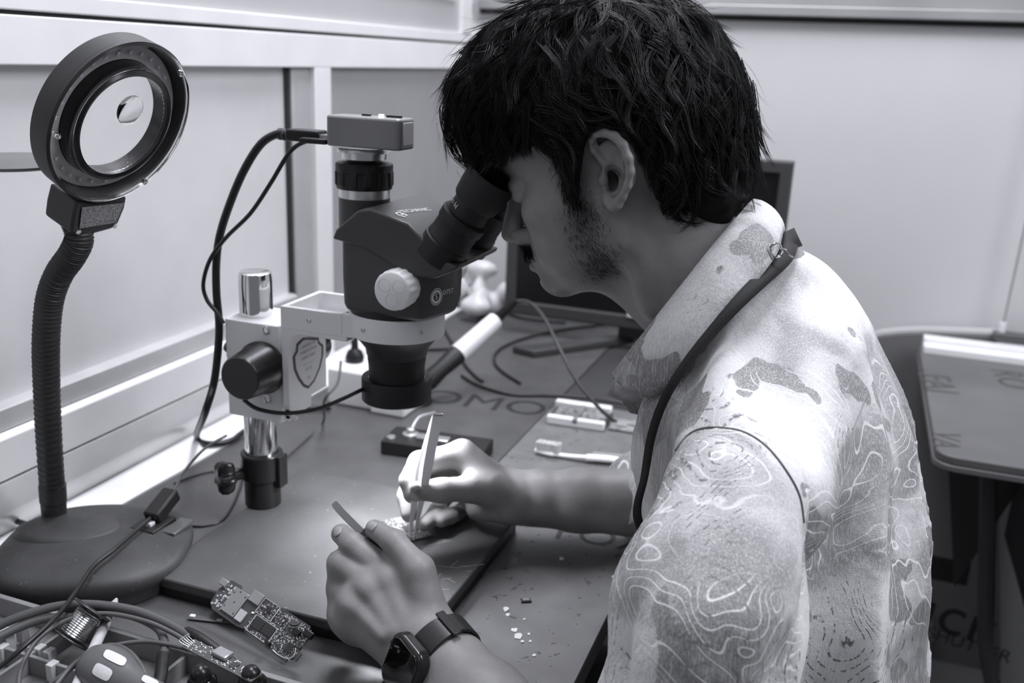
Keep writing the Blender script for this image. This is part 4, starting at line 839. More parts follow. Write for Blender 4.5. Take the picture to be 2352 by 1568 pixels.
# collar
top = [(1500, 905, .80), (1545, 800, .832), (1610, 690, .838), (1680, 560, .82), (1728, 470, .79), (1727, 462, .765), (1700, 492, .728), (1640, 562, .703), (1570, 650, .694), (1500, 738, .693), (1445, 808, .698), (1404, 862, .705)]
bot = [(1560, 985, .84), (1620, 850, .865), (1690, 740, .868), (1770, 610, .84), (1800, 540, .80), (1797, 535, .768), (1782, 585, .715), (1722, 665, .684), (1655, 745, .672), (1590, 822, .670), (1540, 880, .676), (1498, 914, .688)]
tp, bt = catmull([SY(*p) for p in top], 6), catmull([SY(*p) for p in bot], 6); V = []; n_ = len(tp); K = 8
for i in range(n_):
    c_ = (tp[i]+bt[i])/2; nrm = (bt[i]-tp[i]).cross(tp[min(i+1, n_-1)]-tp[max(i-1, 0)]).normalized()
    cen = SY(1640, 700, .77); nrm = nrm if nrm.dot(c_-cen) > 0 else -nrm
    for j in range(K+1): t = j/K; V.append(tp[i].lerp(bt[i], t)+nrm*(.0055*math.sin(t*math.pi)**.7))
Fq = [(i*(K+1)+j, i*(K+1)+j+1, (i+1)*(K+1)+j+1, (i+1)*(K+1)+j) for i in range(n_-1) for j in range(K)]
# inner stand of the collar
off = len(V)
for i in range(n_):
    cen = SY(1640, 700, .77); inw = (cen-tp[i]); inw.normalize()
    for j in range(4): V.append(tp[i]+inw*(.002+.002*(j > 0))+(bt[i]-tp[i])*(.30*j))
Fq += [(off+i*4+j, off+(i+1)*4+j, off+(i+1)*4+j+1, off+i*4+j+1) for i in range(n_-1) for j in range(3)]
Fq += [(i*(K+1), (i+1)*(K+1), off+(i+1)*4, off+i*4) for i in range(n_-1)]
b = MB().add(V, Fq); col_o = obj('collar', b, M_shirt, person, ang=70); md = col_o.modifiers.new('solid', 'SOLIDIFY'); md.thickness = .0016; md.offset = 0
# far lapel hanging open in front
b = MB().add([SY(*p) for p in ((1412, 872, .75), (1396, 905, .755), (1432, 918, .75), (1450, 945, .745), (1478, 952, .735), (1500, 930, .72), (1500, 905, .70), (1450, 880, .70))], [(0, 1, 2, 3, 4, 5, 6, 7)]); lp = obj('lapel', b, M_shirt, person); md = lp.modifiers.new('solid', 'SOLIDIFY'); md.thickness = .0016
# trousers and stool
PF = Field((-.50, .45, .02), (.30, 1.08, .68), .008); 
for kn, s_ in ((KN, -1), (KF, 1)): PF.chain([HIP+Vector((0, s_*.09, 0)), kn, kn+Vector((.02, 0, -.38))], [.098, .075, .062], .03)
PF.ell(HIP, (.13, .17, .10), .03); V_, Q_ = PF.mesh(1); tr = link('trousers', npmesh('trousers', V_, Q_), person); tr.data.materials.append(mat('dark_denim', 45, .8, noise=(60, 8)))
st = thing('stool', 'round dark stool under the seated person', 'stool', (HIP.x, .77, 0))
b = MB().lathe([(.001, .36), (.17, .36), (.18, .37), (.18, .385), (.16, .395), (.001, .397)], (HIP.x, .77, 0)); obj('seat', b, mat('vinyl', 35, .4), st)
for a in range(4):
    a = math.radians(45+90*a); b = MB().tube([(HIP.x+.11*math.cos(a), .77+.11*math.sin(a), .362), (HIP.x+.19*math.cos(a), .77+.19*math.sin(a), .0)], .012, 10, smooth=False); obj('leg', b, M_chrome, st)
# lanyard
M_strap = mat('black_webbing', 34, .7, bump=(700, .3))
ly = thing('lanyard', 'black ribbon lanyard with a small metal hook hanging around the neck under the shirt collar', 'lanyard', T_(SY(1600, 790, .665)))
lp_ = [(1830, 545, .80, 1, .0085), (1812, 556, .775, 1, .0085), (1800, 590, .728, 1, .0082), (1750, 640, .694, 1, .0075), (1690, 700, .672, 1, .0068), (1630, 768, .661, 1, .006), (1580, 830, .655, 1, .0055), (1540, 890, .652, .6, .005), (1512, 950, .655, .3, .005), (1494, 1010, .655, .1, .0048), (1485, 1065, .652, .2, .0046), (1478, 1105, .648, .1, .0042), (1466, 1150, .645, .0, .0045), (1464, 1185, .645, .0, .005), (1475, 1220, .65, 0, .005)]
C_ = catmull([SY(*p[:3]) for p in lp_], 5); W_ = []; 
for i in range(len(lp_)-1): W_ += [lp_[i][4]+(lp_[i+1][4]-lp_[i][4])*j/5 for j in range(5)]
W_.append(lp_[-1][4]); V = []; W_ = [w_*max(.66, .95-.012*i) for i, w_ in enumerate(W_)]
for i, c_ in enumerate(C_):
    t = (C_[min(i+1, len(C_)-1)]-C_[max(i-1, 0)]).normalized(); outw = (EYE-c_).normalized(); sdv = t.cross(outw).normalized()
    V += [c_-sdv*W_[i], c_+sdv*W_[i]]
b = MB().add(V, [(2*i, 2*i+1, 2*i+3, 2*i+2) for i in range(len(C_)-1)]); o = obj('strap', b, M_strap, ly); md = o.modifiers.new('solid', 'SOLIDIFY'); md.thickness = .0015; md.offset = 1
hk = SY(1780, 576, .712); pts = []
for k in range(15): a = math.radians(-20+k*320/14); pts.append(hk+(RT*math.cos(a)*.0048-UP*math.sin(a)*.0048)-fw*.004)
pts += [SY(1796, 572, .708), SY(1806, 574, .71)]
b = MB().tube(pts, .0008, 8); obj('hook', b, M_chrome, ly)
b = MB().tube([SY(1800, 574, .708), SY(1812, 584, .708), SY(1822, 590, .71)], .0007, 6); obj('pin', b, M_chrome, ly)
# seams on the shirt

from mathutils.bvhtree import BVHTree
def bvh_of(os_):
    vs, fs = [], []
    for o in os_:
        n = len(vs); off = Vector(root_of(o)['_o']); vs += [v.co+off for v in o.data.vertices]; fs += [[i+n for i in p.vertices] for p in o.data.polygons]
    return BVHTree.FromPolygons(vs, fs)
cloth = bvh_of([shirt, sl_n])
def on(bv, px, py):
    r = ray(px, py).normalized(); h = bv.ray_cast(EYE, r, 3); return (h[0], h[1] if h[1].dot(r) < 0 else -h[1]) if h[0] else (None, None)
def seam(name, px, r, off, m, k=6):
    c2_ = catmull([Vector((x, y, 0)) for x, y in px], k); pts = []
    for q in c2_:
        p, n_ = on(cloth, q.x, q.y)
        if p: pts.append(p+n_*off)
    b = MB().tube(pts, r, 6, smooth=False); return obj(name, b, m, person, ang=80)
M_seam = mat('seam_thread', 95, .8); M_yk = mat('yoke_thread', 150, .8); M_hem = mat('seam_ridge', 205, .8)
seam('sleeve_seam', [(1552, 1035), (1580, 1000), (1615, 984), (1660, 983), (1710, 993), (1760, 1025), (1805, 1080), (1836, 1138), (1846, 1200)], .0009, .0001, M_seam)
seam('yoke_seam', [(1990, 905), (1975, 945), (1958, 985)], .0006, .0001, M_yk); seam('yoke_seam', [(1576, 885), (1577, 930), (1579, 985)], .0005, .0001, M_yk)
# ================================================================ hair
rg_ = np.random.default_rng(5)
HX = np.array([-.14, -.106, -.067, -.045, -.036, -.039, -.035, -.018, -.005, .004, .016, .0245, .030, .033, .061, .086, .115, .14])
HXs = np.array([-.14, -.106, -.067, -.047, -.041, -.038, -.034, -.018, -.005, .004, .016, .0245, .030, .034, .061, .086, .115, .14])
HZ = np.array([-.060, -.070, -.070, -.052, -.030, .000, .030, .042, .040, .028, .002, -.012, .010, .034, .040, .036, .031, .031])
def zline(x, y):
    zs = np.interp(x, HXs, HZ); zb = np.interp(x, [-.14, -.1, -.05, 0, .05, .09, .14], [-.062, -.072, -.07, -.05, .03, .034, .030])
    t = np.clip((np.abs(y)-.035)/.02, 0, 1); return zb*(1-t)+zs*t
HE = [((.000, 0, .045), (.120, .094, .116)), ((.052, 0, .074), (.078, .072, .074)), ((-.058, 0, .042), (.071, .085, .082)), ((-.080, 0, -.022), (.045, .062, .056)), ((.062, 0, .075), (.070, .075, .052))]
def hvol(p):
    out = None
    for c, r in HE:
        q = p-np.array(c); r_ = np.array(r); k0 = np.linalg.norm(q/r_, axis=-1); k1 = np.linalg.norm(q/r_**2, axis=-1)+1e-9; d = k0*(k0-1)/k1
        if out is None: out = d
        else: h = np.clip(.5+.5*(out-d)/.02, 0, 1); out = out*(1-h)+d*h-.02*h*(1-h)
    return out
def hgrad(p):
    g_ = np.stack([hvol(p+e)-hvol(p-e) for e in np.eye(3)*1e-3], -1); return g_/(np.linalg.norm(g_, axis=-1, keepdims=True)+1e-9)
def proj(p, o):
    for _ in range(2): p = p-hgrad(p)*(hvol(p)-o)[:, None]
    return p
HF = Field((-.15, -.115, -.10), (.15, .115, .185), .0028)
X, Y, Z = np.meshgrid(*HF.ax, indexing='ij'); Pq = np.stack([X, Y, Z], -1).reshape(-1, 3)
v = hvol(Pq)+.0075+.0035*np.sin(Pq[:, 0]*90+3*np.sin(Pq[:, 2]*60)+Pq[:, 1]*40)*np.sin(Pq[:, 2]*45+Pq[:, 1]*70)
gg = (zline(Pq[:, 0], Pq[:, 1])+.004-Pq[:, 2])*.75
HF.d = np.maximum(v, gg).reshape(X.shape).astype('f'); Vc, Qc = HF.mesh(1)
M_hair = mat('black_hair', 14, .45, spec=.36); M_under = mat('hair_base', 12, .7)
# strands
crown = np.array([-.045, 0, .150])
def flow(p, j):
    away = p-crown; away /= np.linalg.norm(away, axis=1, keepdims=True)+1e-9
    x, y, z = p[:, 0], p[:, 1], p[:, 2]; s = np.sign(y)
    back = np.exp(-((z-.055)/.035)**2)*np.exp(-((x-.005)/.045)**2)*np.clip(np.abs(y)/.05, 0, 1)
    front = np.clip((x-.03)/.05, 0, 1); nape = np.clip((-.0-z)/.04, 0, 1)
    d = away*1.0; d[:, 2] -= .55+.3*front; d[:, 0] -= 1.5*back; d[:, 0] += .55*front
    d[:, 0] += nape*np.where(j[:, 0] > .5, .9, -.5)*1.0
    d += (j-.5)*.9; return d
def strands(n_cl, per, seg, Lr, orr, rad, spread, seed, flick=.006):
    rr = np.random.default_rng(seed); P0 = []
    while sum(len(a) for a in P0) < n_cl:
        d = rr.normal(size=(n_cl*2, 3)); d /= np.linalg.norm(d, axis=1, keepdims=True); p = np.array([0, 0, .045])+d*.10; p = proj(proj(p, 0), 0)
        P0.append(p[p[:, 2] > zline(p[:, 0], p[:, 1])+.002])
    p = np.concatenate(P0)[:n_cl]; j = rr.random((n_cl, 3)); L = rr.uniform(*Lr, n_cl); o0 = rr.uniform(*orr, n_cl); fl = rr.uniform(0, flick, n_cl)*(rr.random(n_cl) < .6); ph = rr.uniform(0, 6.28, n_cl); wv = rr.uniform(.25, 1.15, n_cl)
    p = proj(p, o0); path = [p]; prev = None
    for k in range(seg):
        t = (k+1)/seg; d = flow(p, j); g_ = hgrad(p); d -= g_*(d*g_).sum(1, keepdims=True); d /= np.linalg.norm(d, axis=1, keepdims=True)+1e-9
        sd = np.cross(d, g_); d = d+sd*(np.sin(ph+t*5)*wv)[:, None]
        if prev is not None: d = .55*prev+.45*d
        d /= np.linalg.norm(d, axis=1, keepdims=True)+1e-9; prev = d
        p = p+d*(L/seg)[:, None]; p = proj(p, o0+.003*math.sin(t*3.14)+fl*t**3*2-.0035*t)
        path.append(p)
    path = np.stack(path, 1)
    # expand each clump
    n = n_cl*per; base = np.repeat(path, per, 0); T = np.linspace(0, 1, seg+1)[None, :, None]
    off = rr.normal(size=(n, 1, 3))*spread; wob = rr.normal(size=(n, 1, 3))*spread*.35
    S = base+off*(1-.62*T)+wob*np.sin(T*5+rr.uniform(0, 6, (n, 1, 1)))*T
    ln = rr.uniform(.75, 1.0, (n, 1, 1)); idx = np.clip(T*ln*seg, 0, seg-1e-4); i0 = idx.astype(int)[:, :, 0]; fr_ = (idx-idx.astype(int)); ar = np.arange(n)[:, None]
    S = S[ar, i0]*(1-fr_)+S[ar, i0+1]*fr_
    # stop at the hairline
    low = S[:, :, 2] < zline(S[:, :, 0], S[:, :, 1])-rr.uniform(.001, .009, (n, 1))*np.where((np.abs(S[:, :, 0]+.018) < .028) & (S[:, :, 1] > .04), .15, 1); first = np.where(low.any(1), low.argmax(1), seg+1); keep = first > 2
    S, first = S[keep], first[keep]; n = len(S); ar = np.arange(n)[:, None]; ii = np.minimum(np.arange(seg+1)[None, :], np.maximum(first-1, 1)[:, None]); S = S[ar, ii]
    # tubes with three sides
    last = np.minimum(first-1, seg)[:, None]; rad_ = rad*np.clip(1-(np.arange(seg+1)[None, :]/np.maximum(last, 1))**3, .03, 1)
    tg = np.gradient(S, axis=1); tg /= np.linalg.norm(tg, axis=2, keepdims=True)+1e-9; up_ = S-np.array([0, 0, .03]); u_ = np.cross(tg, up_); u_ /= np.linalg.norm(u_, axis=2, keepdims=True)+1e-9; w_ = np.cross(tg, u_)
    V = np.stack([S+(u_*math.cos(a)+w_*math.sin(a))*rad_[:, :, None] for a in (0, 2.094, 4.189)], 2)
    m = seg+1; a = np.arange(n*m*3).reshape(n, m, 3); Q = []
    for s in range(3): Q.append(np.stack([a[:, :-1, s], a[:, :-1, (s+1) % 3], a[:, 1:, (s+1) % 3], a[:, 1:, s]], -1).reshape(-1, 4))
    return V.reshape(-1, 3), np.concatenate(Q)
parts = [strands(1500, 14, 9, (.030, .062), (-.009, -.001), .00030, .0022, 1), strands(420, 16, 10, (.04, .075), (-.003, .004), .00030, .0020, 2, .014), strands(130, 3, 10, (.03, .07), (.0, .007), .00014, .0030, 3, .02)]
Vs, Qs = join(parts)
me = npmesh('hair', np.concatenate([xf(Vc, HMn)]).astype('f'), Qc); hair = link('hair', me, person); me.materials.append(M_under)
me = npmesh('hair_strands', xf(Vs.astype('f'), HMn), Qs); hs = link('hair_strands', me, hair); me.materials.append(M_hair); hs['kind'] = 'stuff'
# short beard, sideburn and moustache hairs
def stubble(name, wgt, n, L, dirv, rad=.00012, seed=9):
    rr = np.random.default_rng(seed); pr_w = wgt/ wgt.sum(); ix = rr.choice(len(Vh), n, p=pr_w); p = Vh[ix]+rr.normal(size=(n, 3))*.0007
    cen = np.array([0., 0, -.02]); nrm = p-cen; nrm /= np.linalg.norm(nrm, axis=1, keepdims=True)
    d = np.array(dirv)[None, :]+rr.normal(size=(n, 3))*.28; d[:, 1] *= np.sign(p[:, 1]); d -= nrm*(d*nrm).sum(1, keepdims=True)*.9; d /= np.linalg.norm(d, axis=1, keepdims=True)
    LL = rr.uniform(*L, n)[:, None]; pts = [p, p+d*LL*.35+nrm*LL*.12, p+d*LL*.7+nrm*LL*.15, p+d*LL+nrm*LL*.08]; S = np.stack(pts, 1)
    u_ = np.cross(d, nrm); V = []
    rads = np.array([1, .9, .6, .05])*rad
    V = np.stack([S+(u_[:, None, :]*math.cos(a)+nrm[:, None, :]*math.sin(a))*rads[None, :, None] for a in (0, 2.094, 4.189)], 2); a = np.arange(n*12).reshape(n, 4, 3); Q = []
    for s in range(3): Q.append(np.stack([a[:, :-1, s], a[:, :-1, (s+1) % 3], a[:, 1:, (s+1) % 3], a[:, 1:, s]], -1).reshape(-1, 4))
    o = link(name, npmesh(name, xf(V.reshape(-1, 3).astype('f'), HMn), np.concatenate(Q)), person); o.data.materials.append(M_hair); return o
stubble('beard', (jaw*1.0+side*.5+chinb*.4)**1.3, 2600, (.003, .007), (-.15, .1, -1))
sburn = np.exp(-((x-.026)/.0055)**2)*g(z, -.025, -.0)*(1-g(z, .035, .05))*g(y, .045, .055)
stubble('sideburns', sburn, 2600, (.006, .013), (.05, .1, -1), .00018)
stubble('moustache', stache**1.3, 2600, (.004, .009), (.35, .6, -.6), .00016)
stubble('eyebrows', brow**2, 700, (.005, .009), (-.35, .9, .15), .00015)
# ================================================================ held things
M_tw = mat('tweezer_steel', 235, .32, metal=.55)
def strip(name, pts, wd, th, m, parent, side, tip=None):
    C_ = catmull(pts, 6); n = len(C_); loops = []
    for i, c in enumerate(C_):
        t = (C_[min(i+1, n-1)]-C_[max(i-1, 0)]).normalized(); s_ = (side-t*side.dot(t)).normalized(); q = t.cross(s_); w_ = wd(i/(n-1))/2; h_ = th/2
        loops.append([c+s_*w_+q*h_, c-s_*w_+q*h_, c-s_*w_-q*h_, c+s_*w_-q*h_])
    return obj(name, MB().ring(loops), m, parent, bevel=.0002)
tz = thing('tweezers', 'bright steel tweezers held upright in the right hand over the small circuit board', 'tweezers', T_(D(944, 1240, .772)))
wtw = lambda t: .0095*(1-abs(t-.12)*.25) if t < .45 else .0095*.88*(1-(t-.45)/.55*.86)
tipn, tipf = P(941, 1238, .886), P(950, 1240, .890); jt = P(1004, 962, .868)
sdn = (RT*1.0+fw*.25+UP*.1).normalized()
strip('arm', [P(1007, 953, .868), jt, P(985, 1060, .860), P(972, 1130, .862), P(962, 1180, .872), tipf], wtw, .0011, M_tw, tz, sdn)
strip('arm', [P(1005, 954, .870), P(1000, 970, .871), P(972, 1060, .868), P(955, 1130, .866), P(946, 1190, .875), tipn], wtw, .0011, M_tw, tz, sdn)
pt = thing('pry_tool', 'flat grey metal pry tool held between thumb and index finger of the left hand', 'tool', T_(P(800, 1190, .75)))
strip('blade', [P(767, 1154, .762), P(782, 1172, .757), P(812, 1203, .750), P(838, 1228, .745)], lambda t: .0062 if t > .06 else .0045, .0012, mat('pry_grey', 125, .35, metal=.5), pt, (RT*.8+UP*.6).normalized())
strip('handle', [P(832, 1222, .746), P(850, 1240, .742), P(875, 1272, .742)], lambda t: .0082, .003, mat('pry_handle', 45, .4), pt, (RT*.8+UP*.6).normalized())
# smart watch
Wc = P(1012, 1512, .688); Aax = (P(1120, 1630, .652)-P(985, 1470, .700)).normalized()
w0 = (-RT*.78-fw*.95-UP*.02); w0 = (w0-Aax*w0.dot(Aax)).normalized(); w1_ = Aax.cross(w0)
wt = thing('smartwatch', 'black smartwatch with a dark band on the left wrist at the bottom of the picture', 'watch', T_(Wc-UP*.03))
M_band = mat('watch_band', 34, .35); M_case = mat('watch_case', 55, .18, metal=.6); M_face = mat('watch_glass', 10, .05, coat=1)
ra, rb_ = .0315, .0270; b = MB(); loops = []
for k in range(72):
    a = 2*math.pi*k/72; c = Wc+w0*math.cos(a)*rb_+w1_*math.sin(a)*ra; nn_ = (w0*math.cos(a)/rb_+w1_*math.sin(a)/ra).normalized(); hw = .0108-.0015*(1-abs(math.cos(a)))
    loops.append([c+Aax*hw*.9+nn_*.0013, c-Aax*hw*.9+nn_*.0013, c-Aax*hw, c-Aax*hw*.9-nn_*.0010, c+Aax*hw*.9-nn_*.0010, c+Aax*hw])
b.ring(loops, closed=True); obj('band', b, M_band, wt, ang=50)
b = MB()
for k in range(-6, 7):
    pass
a = math.radians(78 if w1_.dot(UP) > 0 else -78)
c = Wc+w0*math.cos(a)*(rb_+.002)+w1_*math.sin(a)*(ra+.002); nn_ = (w0*math.cos(a)+w1_*math.sin(a)).normalized(); T = frame(c, Aax.cross(nn_), Aax, nn_); obj('band_loop', MB().box((0, 0, 0), (.007, .024, .0022), T), M_band, wt, bevel=.0008)
cc = Wc+w0*(rb_+.0045); T = frame(cc, Aax, w1_, w0)
b = MB().rbox((0, 0, 0), (.036, .043, .0105), .010, T, 8); cs_ = obj('case', b, M_case, wt, bevel=.0028, bseg=4)
b = MB().rbox((0, 0, .0056), (.0305, .0372, .0012), .007, T, 8); obj('glass', b, M_face, wt, bevel=.0005)
b = MB().cyl(T @ Vector((-.0165, .007, 0)), T @ Vector((-.0195, .007, 0)), .0033, seg=20); obj('crown', b, M_case, wt, bevel=.0004)
# nails
skinb = bvh_of([person])
M_nail = mat('nail', 150, .3)
def nail(px, py, ax_px, w_=.0085, l=.0095):
    p, nrm = on(skinb, px, py)
    if not p: return
    ax_ = (RT*ax_px[0]-UP*ax_px[1]); ax_ = (ax_-nrm*ax_.dot(nrm)).normalized(); y_ = nrm.cross(ax_); V = []
    for i in range(7):
        u = i/6-.5
        for v in range(7):
            q = v/6-.5; t_ = p+ax_*l*q*(1-.35*(2*abs(u))**3)+y_*w_*u; h = skinb.find_nearest(t_); V.append(h[0]+nrm*(.0005-.0003*(2*abs(u))))
    o = obj('fingernail', MB().add(V, [(i*7+j, i*7+j+1, (i+1)*7+j+1, (i+1)*7+j) for i in range(6) for j in range(6)]), M_nail, person, ang=80); m_ = o.modifiers.new('s', 'SOLIDIFY'); m_.thickness = .0006; m_.offset = 1
nail(853, 1207, (-.7, -.5)); nail(775, 1220, (-.3, -.8)); nail(957, 1117, (-1, 0), .0075, .008)
# ================================================================ small boards and parts on the bench
M_pcb = mat('circuit_board', 74, .4, noise=(60, 8)); M_sil = mat('solder_silver', 228, .35, metal=.45); M_chip = mat('chip_epoxy', 50, .4); M_shield = mat('tin_shield', 172, .32, metal=.7, noise=(30, 8)); M_gold = mat('pad_metal', 190, .35, metal=.5)
def board(name, T, poly, th, m, parent=None): return obj(name, MB().prism([(x, y, 0) for x, y in poly], (0, 0, th), T), m, parent, bevel=.0002)
def comps(T, area_, n, parent, seed, m=M_sil, name='solder_parts', z=.0010, sz=(.0006, .0014), avoid=()):
    rr = random.Random(seed); b = MB(); k = 0
    while k < n:
        x, y = rr.uniform(area_[0], area_[1]), rr.uniform(area_[2], area_[3])
        k += 1
        if any(a[0] < x < a[1] and a[2] < y < a[3] for a in avoid): continue
        w_, h_ = rr.uniform(*sz), rr.uniform(*sz)*.6
        if rr.random() < .5: w_, h_ = h_, w_
        b.box((x, y, z+.0003), (w_, h_, .0006), T)
    o = obj(name, b, m, parent); o['kind'] = 'stuff'; return o
# phone logic board: long axis from upper left to lower right
p00, p01, p10, p11 = D(478, 1392, .760), D(560, 1345, .7785), D(688, 1540, .7515), D(762, 1462, .770)
lx_ = (p10-p00); Lb = (lx_.length+(p11-p01).length)/2; lx_.normalize(); wy = (p01-p00)*.5+(p11-p10)*.5; wy -= lx_*wy.dot(lx_); Wb = wy.length; wy.normalize()
T = frame(p00, lx_, wy, lx_.cross(wy))
lb_ = thing('logic_board', 'bare phone circuit board with silver shields lying in front of the microscope base', 'circuit board', T_(p00.lerp(D(762, 1462, .75), .5)))
W, L = Wb, Lb
poly = [(0, .004), (.006, .0), (.034*L/.13+.01, 0), (.036+.012, .002), (L*.44, .002), (L*.45, 0), (L*.93, -.001), (L*.94, .003), (L, .004), (L+.001, W*.35), (L-.003, W*.36), (L-.002, W*.8), (L-.006, W*.82), (L-.008, W), (L*.55, W), (L*.54, W*.97), (L*.33, W*.97), (L*.30, W*.72), (L*.2, W*.7), (L*.16, W*.9), (L*.03, W*.88), (-.002, W*.5)]
board('substrate', T, poly, .001, M_pcb, lb_)
def bx(name, x0, x1, y0, y1, z0, z1, m, bev=.0003, par=lb_, TT=None): return obj(name, MB().bb((x0, y0, z0), (x1, y1, z1), TT or T), m, par, bevel=bev)
sh_ = bx('shield_can', L*.13, L*.29, W*.12, W*.80, .001, .0028, M_shield)
b = MB()
for x, y in ((.15, .25), (.15, .66), (.27, .2), (.21, .45), (.27, .7), (.2, .75)): b.cyl(T @ Vector((L*x, W*y, .0027)), T @ Vector((L*x, W*y, .00295)), .0007, seg=10)
obj('vent_holes', b, mat('hole_black', 25, .6), sh_)
bx('card_socket', L*.30, L*.38, W*.12, W*.42, .001, .0030, mat('bright_tin', 215, .25, metal=.6)); bx('card_socket', L*.30, L*.42, W*.70, W*1.0, .001, .0034, M_shield)
bx('usb_port', -.004, .005, W*.62, W*.80, .001, .0042, M_shield, .0006)
b = MB()
for x0, x1, y0, y1 in ((.42, .60, .55, .98), (.45, .70, .06, .52)):
    for a in ((x0, x1, y0, y0+.012), (x0, x1, y1-.012, y1), (x0, x0+.006, y0, y1), (x1-.006, x1, y0, y1)): b.bb((L*a[0], W*a[2], .001), (L*a[1], W*a[3], .0017), T)
obj('shield_fence', b, M_sil, lb_)
bx('memory_chip', L*.47, L*.57, W*.20, W*.48, .001, .0021, M_chip); bx('processor_chip', L*.575, L*.69, W*.22, W*.50, .001, .0023, M_chip); bx('memory_chip', L*.49, L*.54, W*.70, W*.84, .001, .0018, M_chip)
bx('memory_chip', L*.86, L*.92, W*.18, W*.42, .001, .0020, M_chip); bx('connector', L*.69, L*.74, W*.06, W*.14, .001, .005, M_blk2)
c = T @ Vector((L*.80, W*.82, .001)); cm_ = obj('vibration_motor', MB().lathe([(.0001, 0), (.0045, 0), (.0045, .002), (.0042, .0024), (.0001, .0024)], c, seg=28), M_blk2, lb_); obj('motor_rim', MB().lathe([(.0046, .0003), (.0048, .0008), (.0046, .0013)], c, seg=28, cap=False), M_sil, lb_)
bx('audio_jack', L*.92, L*1.01, W*.72, W*.90, .001, .0045, M_blk2, .001); bx('camera_module', L*.83, L*.90, W*.62, W*.78, .001, .0040, M_blk2, .0004)
c = T @ Vector((L*.41, W*.50, .001)); obj('solder_dot', MB().lathe([(.0001, 0), (.0015, 0), (.0014, .0004), (.0001, .0005)], c, seg=14), mat('white_dot', 235, .4), lb_)
av_ = ((L*.12, L*.30, W*.1, W*.82), (L*.30, L*.43, W*.1, W), (L*.46, L*.69, W*.18, W*.52))
comps(T, (L*.42, L*.97, W*.06, W*.95), 420, lb_, 1, avoid=av_); comps(T, (.002, L*.13, W*.1, W*.8), 40, lb_, 2, sz=(.001, .003)); comps(T, (L*.42, L*.97, W*.06, W*.95), 90, lb_, 3, M_chip, 'chip_parts', sz=(.001, .003), avoid=av_)
b = MB().tube([T @ Vector((L*a, W*y, .0022)) for a, y in ((.78, .04), (.84, .02), (.92, .05), (.96, .14), (.965, .25), (.94, .38))], .0004, 6); obj('coax_lead', b, M_sil, lb_)
b = MB().bb((L*.73, W*.5, .001), (L*.99, W*.505, .0012), T); b.bb((L*.73, W*.04, .001), (L*.735, W*.96, .0012), T); obj('silk_lines', b, M_gold, lb_)
# flex strip with bright end beside it
q0, q1 = D(432, 1418, .7515), D(520, 1428, .7515); T2 = frame(q0, q1-q0, (0, 1, 0), None); fx = thing('flex_strip', 'thin flexible strip with a bright tip beside the phone circuit board', 'strip', T_(q0))
u_ = (q1-q0).normalized(); T2 = frame(q0, u_, Vector((-u_.y, u_.x, 0)), Vector((0, 0, 1))); Lq = (q1-q0).length
obj('film', MB().bb((0, -.002, 0), (Lq+.006, .004, .0004), T2), mat('film_grey', 88, .3), fx); obj('contact', MB().bb((.001, .0, .0004), (.0055, .0035, .0018), T2), mat('white_tip', 225, .35), fx, bevel=.0004); obj('contact', MB().bb((Lq*.75, -.001, .0004), (Lq*.9, .002, .0014), T2), M_gold, fx, bevel=.0003)
# small board under the tweezers
p0, p1 = D(880, 1205, PZ+.0005), D(960, 1255, PZ+.0005); u_ = (D(905, 1180, PZ)-D(970, 1240, PZ)).normalized(); T3 = frame(D(935, 1215, PZ+.0004), u_, Vector((-u_.y, u_.x, 0)), Vector((0, 0, 1)))
tbd = obj('repair_board', MB().bb((-.024, -.016, 0), (.026, .014, .0010), T3), M_pcb, bevel=.0002); tag(tbd, 'small circuit board on the base plate under the tweezer tips', 'circuit board')
comps(T3, (-.023, .025, -.015, .013), 150, tbd, 6); bx('memory_chip', -.008, .004, -.008, .004, .001, .002, M_chip, par=tbd, TT=T3); bx('shield_can', .010, .022, -.010, .004, .001, .0024, M_shield, par=tbd, TT=T3)
# board holder behind the hand
o0, o1, o2 = D(874, 1043), D(1008, 1062), D(1120, 1018); hz = .768
u_ = (o1-o0).normalized(); bh = thing('board_holder', 'black block clamp with silver screw and slide behind the right hand', 'clamp', T_((o0+o2)/2))
v_ = Vector((-u_.y, u_.x, 0)); LH = .125; WH = .052; T4 = frame(o0, u_, v_, Vector((0, 0, 1)))
obj('block', MB().bb((0, 0, .0002), (LH, WH, .017), T4), M_blk2, bh, bevel=.001); obj('slide', MB().bb((LH*.30, WH*.35, .017), (LH*.62, WH*.62, .0205), T4), M_alu, bh, bevel=.0006)
c = T4 @ Vector((LH*.22, WH*.55, .017)); obj('thumb_screw', MB().lathe([(.0001, 0), (.010, 0), (.010, .003), (.006, .004), (.005, .009), (.003, .010), (.0001, .010)], c, seg=24), M_alu, bh)
obj('screw_head', MB().lathe([(.0001, 0), (.0055, 0), (.005, .0015), (.0001, .002)], T4 @ Vector((LH*.06, WH*.3, .017)), seg=20), M_alu, bh)
obj('clamp_lever', MB().tube([T4 @ Vector((LH*.22, WH*.6, .024)), T4 @ Vector((LH*.24, WH*1.0, .032)), T4 @ Vector((LH*.33, WH*1.5, .030))], .002, 8), M_alu, bh)
